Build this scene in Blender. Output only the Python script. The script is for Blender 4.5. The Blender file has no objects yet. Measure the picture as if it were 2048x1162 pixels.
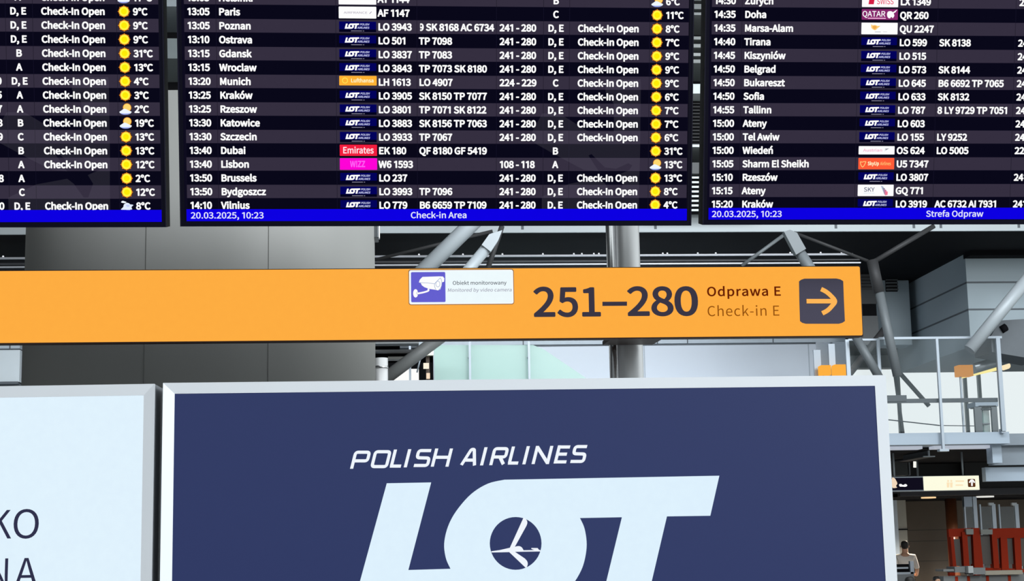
import bpy, bmesh, math, random
import numpy as np
from mathutils import Vector, Matrix, Euler
from mathutils.geometry import tessellate_polygon
random.seed(7)

# ------------------------------------------------------------------ camera, world, lamps, exposure
IMG_W, IMG_H, FOCAL = 2048, 1162, 3257.2          # focal length in pixels of the frame
PITCH, ROLL, YAW = 0.16244, -0.019421, 0.079894   # looking up at the boards, held a little askew
EYE = Vector((0.0, 0.0, 1.6))
scene = bpy.context.scene
COL = scene.collection


def camera_axes():
    cy, sy = math.cos(YAW), math.sin(YAW)
    f = Vector((sy * math.cos(PITCH), cy * math.cos(PITCH), math.sin(PITCH)))
    r = Vector((cy, -sy, 0.0))
    u = r.cross(f)
    r2 = math.cos(ROLL) * r + math.sin(ROLL) * u
    u2 = math.cos(ROLL) * u - math.sin(ROLL) * r
    return r2, u2, f


AX_R, AX_U, AX_F = camera_axes()
cam_data = bpy.data.cameras.new('camera')
cam_data.sensor_width = 36.0
cam_data.lens = FOCAL / IMG_W * 36.0
cam_data.clip_end = 400.0
cam = bpy.data.objects.new('camera', cam_data)
cam.matrix_world = Matrix(((AX_R.x, AX_U.x, -AX_F.x, EYE.x), (AX_R.y, AX_U.y, -AX_F.y, EYE.y),
                           (AX_R.z, AX_U.z, -AX_F.z, EYE.z), (0, 0, 0, 1)))
COL.objects.link(cam)
scene.camera = cam

world = bpy.data.worlds.new('daylight')
scene.world = world
world.use_nodes = True
bg = world.node_tree.nodes['Background']
bg.inputs['Color'].default_value = (0.87, 0.945, 0.955, 1.0)
bg.inputs['Strength'].default_value = 1.0

vs = scene.view_settings
vs.view_transform = 'Standard'
vs.look = 'None'
vs.exposure = 0.0
vs.gamma = 1.0
vs.use_curve_mapping = False


def area_lamp(name, loc, target, sx, sy, power, color):
    d = bpy.data.lights.new(name, 'AREA')
    d.shape = 'RECTANGLE'
    d.size, d.size_y, d.energy, d.color = sx, sy, power, color
    o = bpy.data.objects.new(name, d)
    o.location = loc
    o.rotation_euler = (Vector(target) - Vector(loc)).to_track_quat('-Z', 'Y').to_euler()
    COL.objects.link(o)
    return o


# unseen area lights added to brighten the boards and the hall behind
area_lamp('hall_front_fill', (15.0, -9.0, 11.6), (1.0, 6.0, 1.5), 10.0, 6.0, 4600, (0.93, 0.97, 1.0))
area_lamp('hall_back_fill', (8.0, 18.0, 11.6), (8.0, 30.0, 5.0), 14.0, 3.0, 1300, (0.90, 0.96, 1.0))


# the spotlights on the tracks wash the gallery wall under the lower ceiling
area_lamp('gallery_track_lamp', (0.0, 32.5, 7.2), (0.0, 36.0, 5.4), 15.0, 0.4, 250, (0.94, 0.97, 1.0))


# ------------------------------------------------------------------ measuring
def ray(px, py):
    return AX_F + AX_R * ((px - IMG_W / 2) / FOCAL) - AX_U * ((py - IMG_H / 2) / FOCAL)


def at(px, py, y):
    """The point of the hall that the photograph shows at a pixel, at distance y in front of the camera."""
    d = ray(px, py)
    return EYE + d * (y / d.y)


class Plane:
    """A flat board standing in the hall: a point on it and its turn; uv() measures a pixel in metres on the board."""

    def __init__(self, origin, yaw=0.0, tilt=0.0, roll=0.0):
        self.o = Vector(origin)
        self.m = Matrix.Rotation(yaw, 3, 'Z') @ Matrix.Rotation(tilt, 3, 'X') @ Matrix.Rotation(roll, 3, 'Y')

    def uv(self, px, py):
        d = ray(px, py)
        n = self.m.col[1]
        t = (self.o - EYE).dot(n) / d.dot(n)
        p = EYE + d * t - self.o
        return p.dot(self.m.col[0]), p.dot(self.m.col[2])

    def pose(self, o):
        o.matrix_world = Matrix.Translation(self.o) @ self.m.to_4x4()


# ------------------------------------------------------------------ materials
def lin(c):
    c = c / 255.0
    return c / 12.92 if c <= 0.04045 else ((c + 0.055) / 1.055) ** 2.4


def rgb(r, g, b):
    return (lin(r), lin(g), lin(b), 1.0)


MATS = {}


def emit(name, col, strength=1.0):
    """Lit surface: screen pixels, backlit film, lamps; a faint grain keeps it from being perfectly flat."""
    if name in MATS:
        return MATS[name]
    m = bpy.data.materials.new(name)
    m.use_nodes = True
    nt = m.node_tree
    nt.nodes.clear()
    out = nt.nodes.new('ShaderNodeOutputMaterial')
    e = nt.nodes.new('ShaderNodeEmission')
    e.inputs['Strength'].default_value = strength
    tc = nt.nodes.new('ShaderNodeTexCoord')
    nz = nt.nodes.new('ShaderNodeTexNoise')
    nz.inputs['Scale'].default_value = 40.0
    mx = nt.nodes.new('ShaderNodeMix')
    mx.data_type = 'RGBA'
    c = rgb(*col)
    mx.inputs['A'].default_value = tuple(v * 0.975 for v in c[:3]) + (1,)
    mx.inputs['B'].default_value = tuple(min(1.0, v * 1.025) for v in c[:3]) + (1,)
    nt.links.new(tc.outputs['Object'], nz.inputs['Vector'])
    nt.links.new(nz.outputs['Fac'], mx.inputs['Factor'])
    nt.links.new(mx.outputs['Result'], e.inputs['Color'])
    nt.links.new(e.outputs[0], out.inputs['Surface'])
    MATS[name] = m
    return m


def pbr(name, col, rough=0.5, metal=0.0, var=0.08, scale=6.0, stretch=(1, 1, 1), bump=0.0, spec=0.5, glow=None):
    """Painted / metal / plastic surface with procedural mottling, optional brushed stretch, bump and backlight."""
    if name in MATS:
        return MATS[name]
    m = bpy.data.materials.new(name)
    m.use_nodes = True
    nt = m.node_tree
    b = nt.nodes['Principled BSDF']
    tc = nt.nodes.new('ShaderNodeTexCoord')
    mp = nt.nodes.new('ShaderNodeMapping')
    mp.inputs['Scale'].default_value = stretch
    nz = nt.nodes.new('ShaderNodeTexNoise')
    nz.inputs['Scale'].default_value = scale
    nz.inputs['Detail'].default_value = 5.0
    mx = nt.nodes.new('ShaderNodeMix')
    mx.data_type = 'RGBA'
    c = rgb(*col)
    mx.inputs['A'].default_value = tuple(v * (1 - var) for v in c[:3]) + (1,)
    mx.inputs['B'].default_value = tuple(min(1.0, v * (1 + var)) for v in c[:3]) + (1,)
    nt.links.new(tc.outputs['Object'], mp.inputs['Vector'])
    nt.links.new(mp.outputs['Vector'], nz.inputs['Vector'])
    nt.links.new(nz.outputs['Fac'], mx.inputs['Factor'])
    nt.links.new(mx.outputs['Result'], b.inputs['Base Color'])
    b.inputs['Roughness'].default_value = rough
    b.inputs['Metallic'].default_value = metal
    b.inputs['Specular IOR Level'].default_value = spec
    if glow:
        b.inputs['Emission Color'].default_value = rgb(*glow)
        b.inputs['Emission Strength'].default_value = 1.0
    if bump:
        bp = nt.nodes.new('ShaderNodeBump')
        bp.inputs['Strength'].default_value = bump
        bp.inputs['Distance'].default_value = 0.01
        nt.links.new(nz.outputs['Fac'], bp.inputs['Height'])
        nt.links.new(bp.outputs['Normal'], b.inputs['Normal'])
    MATS[name] = m
    return m


def glass(name, tint, opacity, rough=0.03):
    """Pane of clear glass: mostly lets light through, a little tint and gloss."""
    if name in MATS:
        return MATS[name]
    m = bpy.data.materials.new(name)
    m.use_nodes = True
    nt = m.node_tree
    nt.nodes.clear()
    out = nt.nodes.new('ShaderNodeOutputMaterial')
    tr = nt.nodes.new('ShaderNodeBsdfTransparent')
    gl = nt.nodes.new('ShaderNodeBsdfPrincipled')
    gl.inputs['Base Color'].default_value = rgb(*tint)
    gl.inputs['Roughness'].default_value = rough
    mix = nt.nodes.new('ShaderNodeMixShader')
    nz = nt.nodes.new('ShaderNodeTexNoise')
    nz.inputs['Scale'].default_value = 0.7
    mr = nt.nodes.new('ShaderNodeMapRange')
    mr.inputs['To Min'].default_value = opacity * 0.8
    mr.inputs['To Max'].default_value = opacity * 1.2
    nt.links.new(nz.outputs['Fac'], mr.inputs['Value'])
    nt.links.new(mr.outputs['Result'], mix.inputs['Fac'])
    nt.links.new(tr.outputs[0], mix.inputs[1])
    nt.links.new(gl.outputs[0], mix.inputs[2])
    nt.links.new(mix.outputs[0], out.inputs['Surface'])
    MATS[name] = m
    return m


def film(name, col):
    """Faint picture on a screen laid over the rows: adds a little light and lets the rest through."""
    if name in MATS:
        return MATS[name]
    m = bpy.data.materials.new(name)
    m.use_nodes = True
    nt = m.node_tree
    nt.nodes.clear()
    out = nt.nodes.new('ShaderNodeOutputMaterial')
    tr = nt.nodes.new('ShaderNodeBsdfTransparent')
    e = nt.nodes.new('ShaderNodeEmission')
    e.inputs['Color'].default_value = rgb(*col)
    ad = nt.nodes.new('ShaderNodeAddShader')
    nt.links.new(tr.outputs[0], ad.inputs[0])
    nt.links.new(e.outputs[0], ad.inputs[1])
    nt.links.new(ad.outputs[0], out.inputs['Surface'])
    MATS[name] = m
    return m


# ------------------------------------------------------------------ mesh building
class MB:
    """Collects faces; build() links them as ONE mesh object."""

    def __init__(self):
        self.v, self.f, self.mi, self.mats = [], [], [], []

    def mat(self, m):
        if m not in self.mats:
            self.mats.append(m)
        return self.mats.index(m)

    def face(self, pts, m):
        n = len(self.v)
        self.v += [tuple(p) for p in pts]
        self.f.append(tuple(range(n, n + len(pts))))
        self.mi.append(self.mat(m))

    def tris(self, pts, tri, m):
        n = len(self.v)
        self.v += [tuple(p) for p in pts]
        k = self.mat(m)
        for t in tri:
            self.f.append(tuple(n + i for i in t))
            self.mi.append(k)

    def box(self, x0, x1, y0, y1, z0, z1, m):
        x0, x1 = min(x0, x1), max(x0, x1)
        y0, y1 = min(y0, y1), max(y0, y1)
        z0, z1 = min(z0, z1), max(z0, z1)
        n = len(self.v)
        self.v += [(x0, y0, z0), (x1, y0, z0), (x1, y1, z0), (x0, y1, z0), (x0, y0, z1), (x1, y0, z1), (x1, y1, z1), (x0, y1, z1)]
        k = self.mat(m)
        for q in ((0, 3, 2, 1), (4, 5, 6, 7), (0, 1, 5, 4), (1, 2, 6, 5), (2, 3, 7, 6), (3, 0, 4, 7)):
            self.f.append(tuple(n + i for i in q))
            self.mi.append(k)

    def rect(self, x0, x1, z0, z1, y, m):
        self.face([(x0, y, z0), (x1, y, z0), (x1, y, z1), (x0, y, z1)], m)

    def tube(self, p0, p1, r0, m, r1=None, n=20, caps=True):
        p0, p1 = Vector(p0), Vector(p1)
        r1 = r0 if r1 is None else r1
        d = (p1 - p0).normalized()
        a = d.orthogonal().normalized()
        b = d.cross(a)
        k = len(self.v)
        for p, r in ((p0, r0), (p1, r1)):
            for i in range(n):
                t = 2 * math.pi * i / n
                self.v.append(tuple(p + (a * math.cos(t) + b * math.sin(t)) * r))
        mi = self.mat(m)
        for i in range(n):
            j = (i + 1) % n
            self.f.append((k + i, k + j, k + n + j, k + n + i))
            self.mi.append(mi)
        if caps:
            self.f.append(tuple(k + i for i in reversed(range(n))))
            self.f.append(tuple(k + n + i for i in range(n)))
            self.mi += [mi, mi]

    def poly(self, loops, y, m):
        """Flat filled outline in x,z at depth y; later loops are holes."""
        ls = [[Vector((p[0], p[1], 0)) for p in l] for l in loops]
        tri = tessellate_polygon(ls)
        pts = [(p[0], y, p[1]) for l in loops for p in l]
        self.tris(pts, tri, m)

    def slab(self, loops, y0, y1, m):
        """Outline in x,z given real thickness from y0 (front) to y1."""
        self.poly(loops, y0, m)
        self.poly(loops, y1, m)
        for l in loops:
            n = len(l)
            for i in range(n):
                a, b = l[i], l[(i + 1) % n]
                self.face([(a[0], y0, a[1]), (b[0], y0, b[1]), (b[0], y1, b[1]), (a[0], y1, a[1])], m)

    def stroke(self, pts, w, y, m):
        """Flat ribbon of width w along a line in x,z."""
        n = len(pts)
        L, R = [], []
        for i in range(n):
            p = Vector(pts[i])
            a = (p - Vector(pts[i - 1])).normalized() if i > 0 else None
            b = (Vector(pts[i + 1]) - p).normalized() if i < n - 1 else None
            a = a or b
            b = b or a
            na, nb = Vector((-a.y, a.x)), Vector((-b.y, b.x))
            mm = (na + nb)
            mm = mm / max(0.35, mm.dot(na)) if mm.length > 1e-6 else na
            L.append(p + mm * (w / 2))
            R.append(p - mm * (w / 2))
        for i in range(n - 1):
            self.face([(R[i].x, y, R[i].y), (R[i + 1].x, y, R[i + 1].y), (L[i + 1].x, y, L[i + 1].y), (L[i].x, y, L[i].y)], m)

    def build(self, name, parent=None, smooth=False, bevel=0.0):
        me = bpy.data.meshes.new(name)
        me.from_pydata(self.v, [], self.f)
        for m in self.mats:
            me.materials.append(m)
        me.polygons.foreach_set('material_index', self.mi)
        bm = bmesh.new()
        bm.from_mesh(me)
        if smooth or bevel:
            bmesh.ops.remove_doubles(bm, verts=bm.verts, dist=1e-5)
        bmesh.ops.recalc_face_normals(bm, faces=bm.faces) if (smooth or bevel) else None
        bm.to_mesh(me)
        bm.free()
        o = bpy.data.objects.new(name, me)
        COL.objects.link(o)
        if parent is not None:
            o.parent = parent
        if smooth:
            me.shade_auto_smooth(use_auto_smooth=True) if hasattr(me, 'shade_auto_smooth') else None
            for p in me.polygons:
                p.use_smooth = len(p.vertices) <= 4
        if bevel:
            bv = o.modifiers.new('bevel', 'BEVEL')
            bv.width, bv.segments, bv.limit_method = bevel, 2, 'ANGLE'
        return o


def tag(o, label, cat, group=None):
    o['label'], o['category'] = label, cat
    if group:
        o['group'] = group
    return o


def empty(name, loc=(0, 0, 0)):
    o = bpy.data.objects.new(name, None)
    o.location = loc
    o.empty_display_size = 0.1
    COL.objects.link(o)
    return o


def structure(o):
    o['kind'] = 'structure'
    return o


# ------------------------------------------------------------------ lettering
GLYPH_TEXT = r"""
A608|4,0 97,0 168,224 436,224 506,0 604,0 355,733 252,733|191,297 227,410 246,472 265,533 283,595 300,658 304,658 322,595 340,533 358,472 378,410 413,297
B657|101,0 334,0 401,4 461,17 512,39 554,70 586,109 605,158 612,215 608,255 598,290 581,321 558,345 531,365 499,380 463,390 463,395 491,407 514,423 534,444 550,468 561,494 568,523 570,554 564,605 546,646 517,679 479,703 433,720 379,730 318,733 101,733|193,422 193,660 306,660 352,658 391,652 422,641 447,625 465,603 475,576 479,542 476,512 466,485 449,463 425,446 392,433 351,425 302,422|193,74 193,350 321,350 373,347 417,340 454,327 483,308 504,284 517,254 521,218 517,179 503,146 482,120 453,100 416,85 372,77 321,74
C638|377,-13 416,-11 453,-4 487,7 519,23 549,42 576,65 602,92 551,151 514,116 475,90 430,74 381,68 324,75 275,95 232,128 199,173 174,228 158,294 153,369 159,443 175,508 200,562 235,606 278,638 328,658 384,665 429,660 468,646 503,624 534,596 584,656 547,690 501,719 446,739 383,746 306,737 237,712 177,671 127,615 90,545 66,462 58,366 66,270 89,187 126,117 175,61 234,21 302,-4
D688|101,0 288,0 376,8 452,33 515,72 564,126 600,194 622,276 629,369 622,463 600,543 564,611 514,663 451,702 374,725 284,733 101,733|193,76 193,658 276,658 345,652 403,633 450,603 487,561 513,508 529,444 534,369 529,295 513,230 487,176 450,133 403,102 345,83 276,76
E589|101,0 534,0 534,79 193,79 193,346 471,346 471,425 193,425 193,655 523,655 523,733 101,733
F552|101,0 193,0 193,329 473,329 473,407 193,407 193,655 523,655 523,733 101,733
G689|389,-13 459,-7 521,11 574,38 615,72 615,380 374,380 374,303 530,303 530,111 504,93 473,79 436,71 398,68 335,75 281,95 236,128 200,173 174,228 158,294 153,369 159,443 175,508 202,562 239,606 284,638 337,658 397,665 447,660 490,645 525,623 555,596 605,656 585,675 563,693 536,710 507,724 473,736 436,743 394,746 314,737 243,712 180,671 129,615 91,545 66,462 58,366 66,270 90,187 128,117 178,61 239,21 310,-4
H728|101,0 193,0 193,346 535,346 535,0 628,0 628,733 535,733 535,426 193,426 193,733 101,733
I293|101,0 193,0 193,733 101,733
K646|101,0 193,0 193,232 319,382 539,0 642,0 377,455 607,733 502,733 195,365 193,365 193,733 101,733
L543|101,0 514,0 514,79 193,79 193,733 101,733
M812|101,0 184,0 184,406 183,457 180,514 176,570 172,622 176,622 235,455 374,74 436,74 574,455 633,622 637,622 633,570 629,514 626,457 625,406 625,0 711,0 711,733 600,733 460,341 448,303 435,265 423,226 409,188 405,188 392,226 379,265 366,303 352,341 212,733 101,733
N723|101,0 188,0 188,385 187,443 184,501 180,558 177,614 181,614 260,463 527,0 622,0 622,733 534,733 534,352 535,294 538,235 542,176 547,120 542,120 463,271 195,733 101,733
O742|371,-13 446,-4 514,22 571,63 619,120 654,190 676,274 684,369 676,464 654,547 619,616 571,672 514,712 446,737 371,746 296,737 228,712 171,672 123,616 88,547 66,464 58,369 66,274 88,190 123,120 171,63 228,22 296,-4|371,68 317,75 270,96 230,129 197,174 173,229 158,295 153,369 158,443 173,508 197,562 230,606 270,638 317,658 371,665 425,658 472,638 512,606 545,562 569,508 584,443 589,369 584,295 569,229 545,174 512,129 472,96 425,75
P633|101,0 193,0 193,292 314,292 380,296 438,310 488,332 528,364 559,405 577,457 584,518 577,580 558,631 528,670 487,699 436,718 377,729 310,733 101,733|193,367 193,658 298,658 349,656 393,649 429,637 456,618 476,593 488,559 492,518 488,477 477,442 458,414 431,393 396,379 353,370 302,367
Q742|371,64 317,71 270,92 230,125 197,170 173,227 158,293 153,369 158,443 173,508 197,562 230,606 270,638 317,658 371,665 425,658 472,638 512,606 545,562 569,508 584,443 589,369 584,293 569,227 545,170 512,125 472,92 425,71|595,-184 627,-183 656,-179 680,-174 700,-167 682,-96 667,-100 649,-104 628,-106 605,-107 572,-105 541,-99 511,-89 485,-75 461,-57 441,-35 425,-9 488,9 544,41 592,85 631,140 660,207 678,283 684,369 676,464 654,547 619,616 571,672 514,712 446,737 371,746 296,737 228,712 171,672 123,616 88,547 66,464 58,369 64,281 83,204 113,136 153,81 203,37 261,7 326,-10 347,-51 374,-88 407,-120 445,-147 490,-167 540,-180
R635|193,385 193,658 316,658 362,656 402,649 434,637 460,619 479,596 490,565 494,528 490,490 479,458 460,431 434,411 402,397 362,388 316,385|503,0 607,0 421,321 461,334 497,352 528,376 552,406 571,441 582,482 586,528 580,587 561,635 532,672 493,700 446,719 391,730 330,733 101,733 101,0 193,0 193,311 325,311
S596|304,-13 366,-8 420,8 466,32 503,64 530,103 547,147 553,195 549,238 538,275 520,306 497,333 469,355 437,374 402,391 298,436 273,447 249,458 226,472 206,488 190,507 180,531 176,559 179,585 189,608 204,628 224,644 250,655 279,663 313,665 361,660 405,647 444,625 480,597 528,656 485,692 434,721 376,739 313,746 258,741 209,727 166,705 131,676 105,640 88,598 82,552 87,509 100,473 119,442 144,416 172,395 201,378 231,364 336,318 365,305 391,292 414,277 433,261 447,241 456,217 459,187 456,158 445,132 429,110 406,92 378,79 344,71 305,68 249,74 195,93 146,122 103,159 48,95 77,68 108,45 142,25 179,9 219,-3 260,-10
T599|253,0 346,0 346,655 568,655 568,733 31,733 31,655 253,655
U721|361,-13 422,-8 478,8 527,37 567,79 598,137 617,211 624,302 624,733 535,733 535,300 530,232 517,177 497,135 470,104 438,83 401,72 361,68 321,72 285,83 253,104 227,135 207,177 194,232 190,300 190,733 98,733 98,302 105,211 124,137 154,79 195,37 243,8 299,-8
V575|235,0 342,0 575,733 481,733 363,336 345,274 329,215 311,156 292,94 288,94 269,156 252,215 235,274 217,336 98,733 1,733
W878|181,0 291,0 400,442 437,609 441,609 477,442 588,0 700,0 851,733 763,733 684,334 644,96 638,96 586,334 484,733 399,733 298,334 246,96 242,96 198,334 121,733 26,733
X573|17,0 115,0 220,198 279,317 283,317 346,198 455,0 557,0 342,374 542,733 445,733 347,546 295,438 291,438 233,546 133,733 31,733 231,379
Y531|219,0 311,0 311,284 532,733 436,733 342,526 324,486 306,446 287,406 268,365 264,365 192,526 97,733 -1,733 219,284
Z603|50,0 556,0 556,79 164,79 551,678 551,733 85,733 85,655 437,655 50,56
a563|217,-13 266,-7 313,10 356,35 397,65 400,65 408,0 483,0 483,334 480,389 469,437 451,478 425,512 390,536 347,552 295,557 231,550 174,534 124,511 82,486 117,423 152,444 191,463 234,476 280,481 314,477 341,466 361,449 376,427 385,402 390,374 392,344 301,331 225,313 164,290 117,262 85,228 65,188 59,141 63,102 74,68 93,39 117,17 146,0 180,-10|243,61 221,63 200,67 183,75 168,87 157,103 149,123 147,147 151,175 164,201 186,223 219,243 263,259 321,273 392,283 392,132 354,101 317,79 281,65
b618|331,-13 383,-7 432,13 476,44 513,87 542,141 560,205 567,280 562,348 549,408 526,460 495,501 455,531 407,550 351,557 306,551 261,535 219,511 180,481 184,578 184,796 92,796 92,0 165,0 173,56 177,56 214,27 253,5 292,-8|316,64 287,67 254,76 219,94 184,120 184,406 222,438 258,461 294,475 328,480 369,475 402,461 428,439 448,409 462,372 469,328 472,279 468,225 457,178 439,138 415,106 386,83 353,69
c510|306,-13 354,-8 400,5 443,27 482,55 442,117 415,96 384,79 350,67 314,63 273,68 237,82 206,106 181,137 162,175 150,220 146,271 150,322 163,367 182,406 208,437 240,460 276,475 317,480 347,477 375,467 401,452 425,433 471,493 440,517 404,538 362,552 313,557 254,551 200,532 151,501 111,460 79,407 59,344 52,271 59,199 77,136 107,84 146,42 193,12 247,-7
d620|277,-13 324,-7 368,10 408,34 442,64 445,64 453,0 528,0 528,796 436,796 436,587 441,494 406,520 370,540 332,553 288,557 236,550 187,531 143,500 106,457 78,405 60,342 53,271 58,198 74,136 98,83 132,42 173,12 222,-7|297,64 259,69 226,82 198,105 176,135 160,173 150,219 147,272 151,323 163,367 181,406 206,437 235,460 268,475 304,480 337,477 370,467 403,449 436,423 436,138 402,105 368,82 333,69
e554|312,-13 364,-9 411,3 453,20 490,42 458,103 427,85 394,71 360,63 322,60 280,64 242,77 210,98 183,127 162,162 148,203 142,250 508,250 509,261 511,274 512,287 512,302 507,365 493,420 470,467 439,505 399,534 351,551 295,557 242,550 193,531 147,500 109,458 78,405 59,343 52,271 59,199 78,136 109,84 149,42 197,12 252,-7|141,315 149,358 163,396 183,427 207,451 234,469 265,480 297,484 331,480 361,470 386,452 406,428 420,397 429,359 432,315
f325|33,469 107,469 107,0 198,0 198,469 313,469 313,543 198,543 198,629 200,657 204,681 212,701 223,716 237,727 254,734 275,736 290,735 305,732 321,728 336,721 356,792 336,799 314,804 290,808 265,809 222,805 186,793 157,773 135,747 119,714 110,675 107,630 107,543 33,538
g564|275,-250 343,-245 403,-230 454,-208 495,-178 525,-143 544,-104 550,-62 546,-27 534,3 515,27 488,45 453,57 411,65 361,67 254,67 208,71 179,84 164,102 159,126 162,146 169,163 180,178 194,191 213,183 233,177 254,173 274,172 320,176 362,189 399,210 430,238 453,273 468,314 473,361 470,395 461,425 447,452 429,473 540,473 540,543 351,543 335,549 317,553 296,556 274,557 228,552 186,539 148,518 117,489 92,454 77,411 71,363 77,317 93,276 116,242 142,217 142,213 120,195 101,172 87,144 82,112 86,82 96,58 112,38 131,23 131,18 97,-8 72,-38 56,-70 51,-105 56,-142 72,-174 98,-201 131,-222 173,-238 221,-247|274,234 248,237 224,246 203,260 185,279 171,303 162,331 159,363 162,395 171,423 184,447 202,465 224,479 248,487 274,490 301,487 325,479 347,465 365,447 378,423 387,395 390,363 387,331 378,303 364,279 346,260 325,246 300,237|288,-187 248,-185 214,-178 185,-168 162,-154 145,-136 135,-116 131,-92 134,-68 144,-45 161,-22 186,0 204,-4 222,-6 240,-8 256,-8 350,-8 379,-9 403,-13 424,-19 439,-28 451,-41 458,-57 460,-77 456,-101 444,-123 425,-144 400,-161 368,-175 331,-184
h607|92,0 184,0 184,394 222,430 257,456 293,472 332,477 360,474 384,466 403,452 417,432 427,405 433,372 435,332 435,0 526,0 526,344 523,399 513,447 497,486 473,517 443,539 405,552 360,557 308,550 261,530 219,501 180,466 184,578 184,796 92,796
i275|92,0 184,0 184,543 92,543|138,655 163,659 182,672 195,691 199,716 195,740 182,759 163,771 138,775 113,771 94,759 82,740 78,716 82,691 94,672 113,659
j275|35,-242 77,-238 112,-226 139,-206 159,-179 173,-146 181,-107 184,-62 184,543 93,543 93,-62 92,-89 89,-112 84,-132 75,-148 63,-159 47,-167 26,-169 12,-168 -2,-166 -15,-163 -26,-159 -44,-228 -28,-234 -9,-238 12,-241|138,655 162,659 182,672 194,691 199,716 194,740 182,759 162,771 138,775 113,771 94,759 81,740 77,716 81,691 94,672 113,659
k552|92,0 182,0 182,143 284,262 443,0 542,0 337,324 518,543 416,543 186,257 182,257 182,796 92,796
l284|188,-13 205,-12 219,-10 231,-8 241,-5 228,65 209,63 199,65 191,72 186,84 184,102 184,796 92,796 92,108 94,77 99,50 108,28 122,10 139,-2 161,-10
m926|92,0 184,0 184,394 220,431 255,456 288,472 320,477 347,474 370,466 389,452 403,432 413,405 419,372 421,332 421,0 512,0 512,394 549,431 584,456 617,472 649,477 676,474 699,466 718,452 732,432 742,405 748,372 750,332 750,0 841,0 841,344 838,399 828,447 811,486 788,517 758,539 721,552 677,557 629,549 583,528 540,495 497,453 486,479 472,502 455,521 434,536 410,548 381,555 347,557 300,550 256,530 216,500 178,464 176,464 167,543 92,543
n610|92,0 184,0 184,394 222,430 257,456 293,472 332,477 360,474 384,466 403,452 417,432 427,405 433,372 435,332 435,0 526,0 526,344 523,399 513,447 497,486 473,517 443,539 405,552 360,557 308,550 260,530 218,500 178,464 176,464 167,543 92,543
o606|303,-13 359,-7 411,12 458,42 497,84 528,136 547,199 554,271 547,344 528,407 497,460 458,501 411,532 359,551 303,557 247,551 195,532 148,501 109,460 78,407 59,344 52,271 59,199 78,136 109,84 148,42 195,12 247,-7|303,63 265,68 231,82 202,106 178,137 161,175 150,220 146,271 150,322 161,367 178,406 202,437 231,460 265,475 303,480 341,475 375,460 405,437 428,406 446,367 457,322 461,271 457,220 446,175 428,137 405,106 375,82 341,68
p620|92,-229 184,-229 184,-45 181,50 218,23 256,3 294,-9 331,-13 383,-7 432,13 476,44 513,87 542,141 560,205 567,280 562,348 549,408 526,460 495,501 455,531 407,550 351,557 304,551 259,534 217,509 178,480 176,480 167,543 92,543|316,64 287,67 254,76 220,94 184,120 184,406 222,438 259,461 294,475 328,480 369,475 402,461 428,439 448,409 462,372 469,328 472,279 468,225 457,178 439,138 415,106 386,83 353,69
r388|92,0 184,0 184,349 201,385 219,414 238,437 259,454 280,466 300,473 320,475 335,474 348,473 360,470 373,466 390,545 377,551 364,554 349,556 332,557 288,549 247,526 210,491 178,444 176,444 167,543 92,543
s468|234,-13 285,-9 329,4 365,23 394,48 414,78 427,111 431,148 426,188 412,221 391,247 364,268 333,285 300,300 266,313 222,330 185,350 159,374 149,407 151,425 157,441 167,456 181,468 200,478 223,484 250,486 284,482 316,472 345,457 373,438 417,495 383,519 343,539 298,552 249,557 201,553 160,542 125,523 98,500 78,471 66,439 62,403 67,366 80,336 100,311 126,290 155,273 187,259 220,246 246,236 271,226 294,214 314,200 330,184 340,165 344,143 342,123 335,106 325,90 309,77 290,67 266,60 237,58 191,63 150,76 112,96 76,123 32,62 74,32 123,8 177,-7
t377|262,-13 288,-11 314,-7 339,0 363,7 345,76 331,70 315,66 299,62 283,61 259,63 239,70 223,81 212,96 205,116 200,138 199,165 199,469 347,469 347,543 199,543 199,696 123,696 113,543 27,538 27,469 108,469 108,168 110,124 118,84 132,51 153,24 181,4 217,-9
u607|251,-13 303,-6 349,14 391,45 430,85 433,85 440,0 516,0 516,543 425,543 425,158 388,117 353,88 317,71 278,66 250,69 226,77 208,91 193,111 184,137 178,170 176,210 176,543 84,543 84,199 87,143 97,96 114,57 137,27 168,5 206,-9
v521|209,0 316,0 508,543 418,543 315,234 265,74 260,74 210,234 108,543 13,543
w802|178,0 284,0 361,291 371,330 380,369 389,408 398,449 403,449 412,409 421,370 430,331 440,293 518,0 629,0 776,543 688,543 609,229 576,78 571,78 533,229 448,543 359,543 274,229 238,78 233,78 201,229 120,543 27,543
x498|15,0 111,0 184,127 239,224 244,224 260,200 275,176 289,152 303,127 383,0 483,0 304,274 469,543 374,543 307,424 259,333 254,333 240,356 227,378 214,401 201,424 128,543 29,543 194,283
y521|101,-234 144,-229 182,-215 214,-193 242,-164 266,-130 286,-90 304,-46 508,543 419,543 321,242 277,88 272,88 218,242 108,543 13,543 231,-1 219,-42 208,-70 195,-94 181,-116 163,-134 144,-148 122,-156 97,-159 86,-158 74,-156 64,-153 55,-150 37,-223 51,-228 66,-231 83,-233
z475|35,0 446,0 446,74 150,74 437,494 437,543 66,543 66,469 321,469 35,49
0555|278,-13 334,-5 384,18 426,57 460,111 485,181 501,267 506,369 501,470 485,555 460,624 426,678 384,716 334,738 278,746 221,738 172,716 129,678 96,624 71,555 55,470 50,369 55,267 71,181 96,111 129,57 172,18 221,-5|278,61 244,67 214,84 188,115 167,158 151,214 141,284 138,369 141,453 151,523 167,579 188,621 214,651 244,668 278,674 312,668 342,651 368,621 389,579 405,523 415,453 418,369 415,284 405,214 389,158 368,115 342,84 312,67
1555|88,0 490,0 490,76 343,76 343,733 273,733 242,717 206,703 167,691 121,681 121,623 252,623 252,76 88,76
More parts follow.
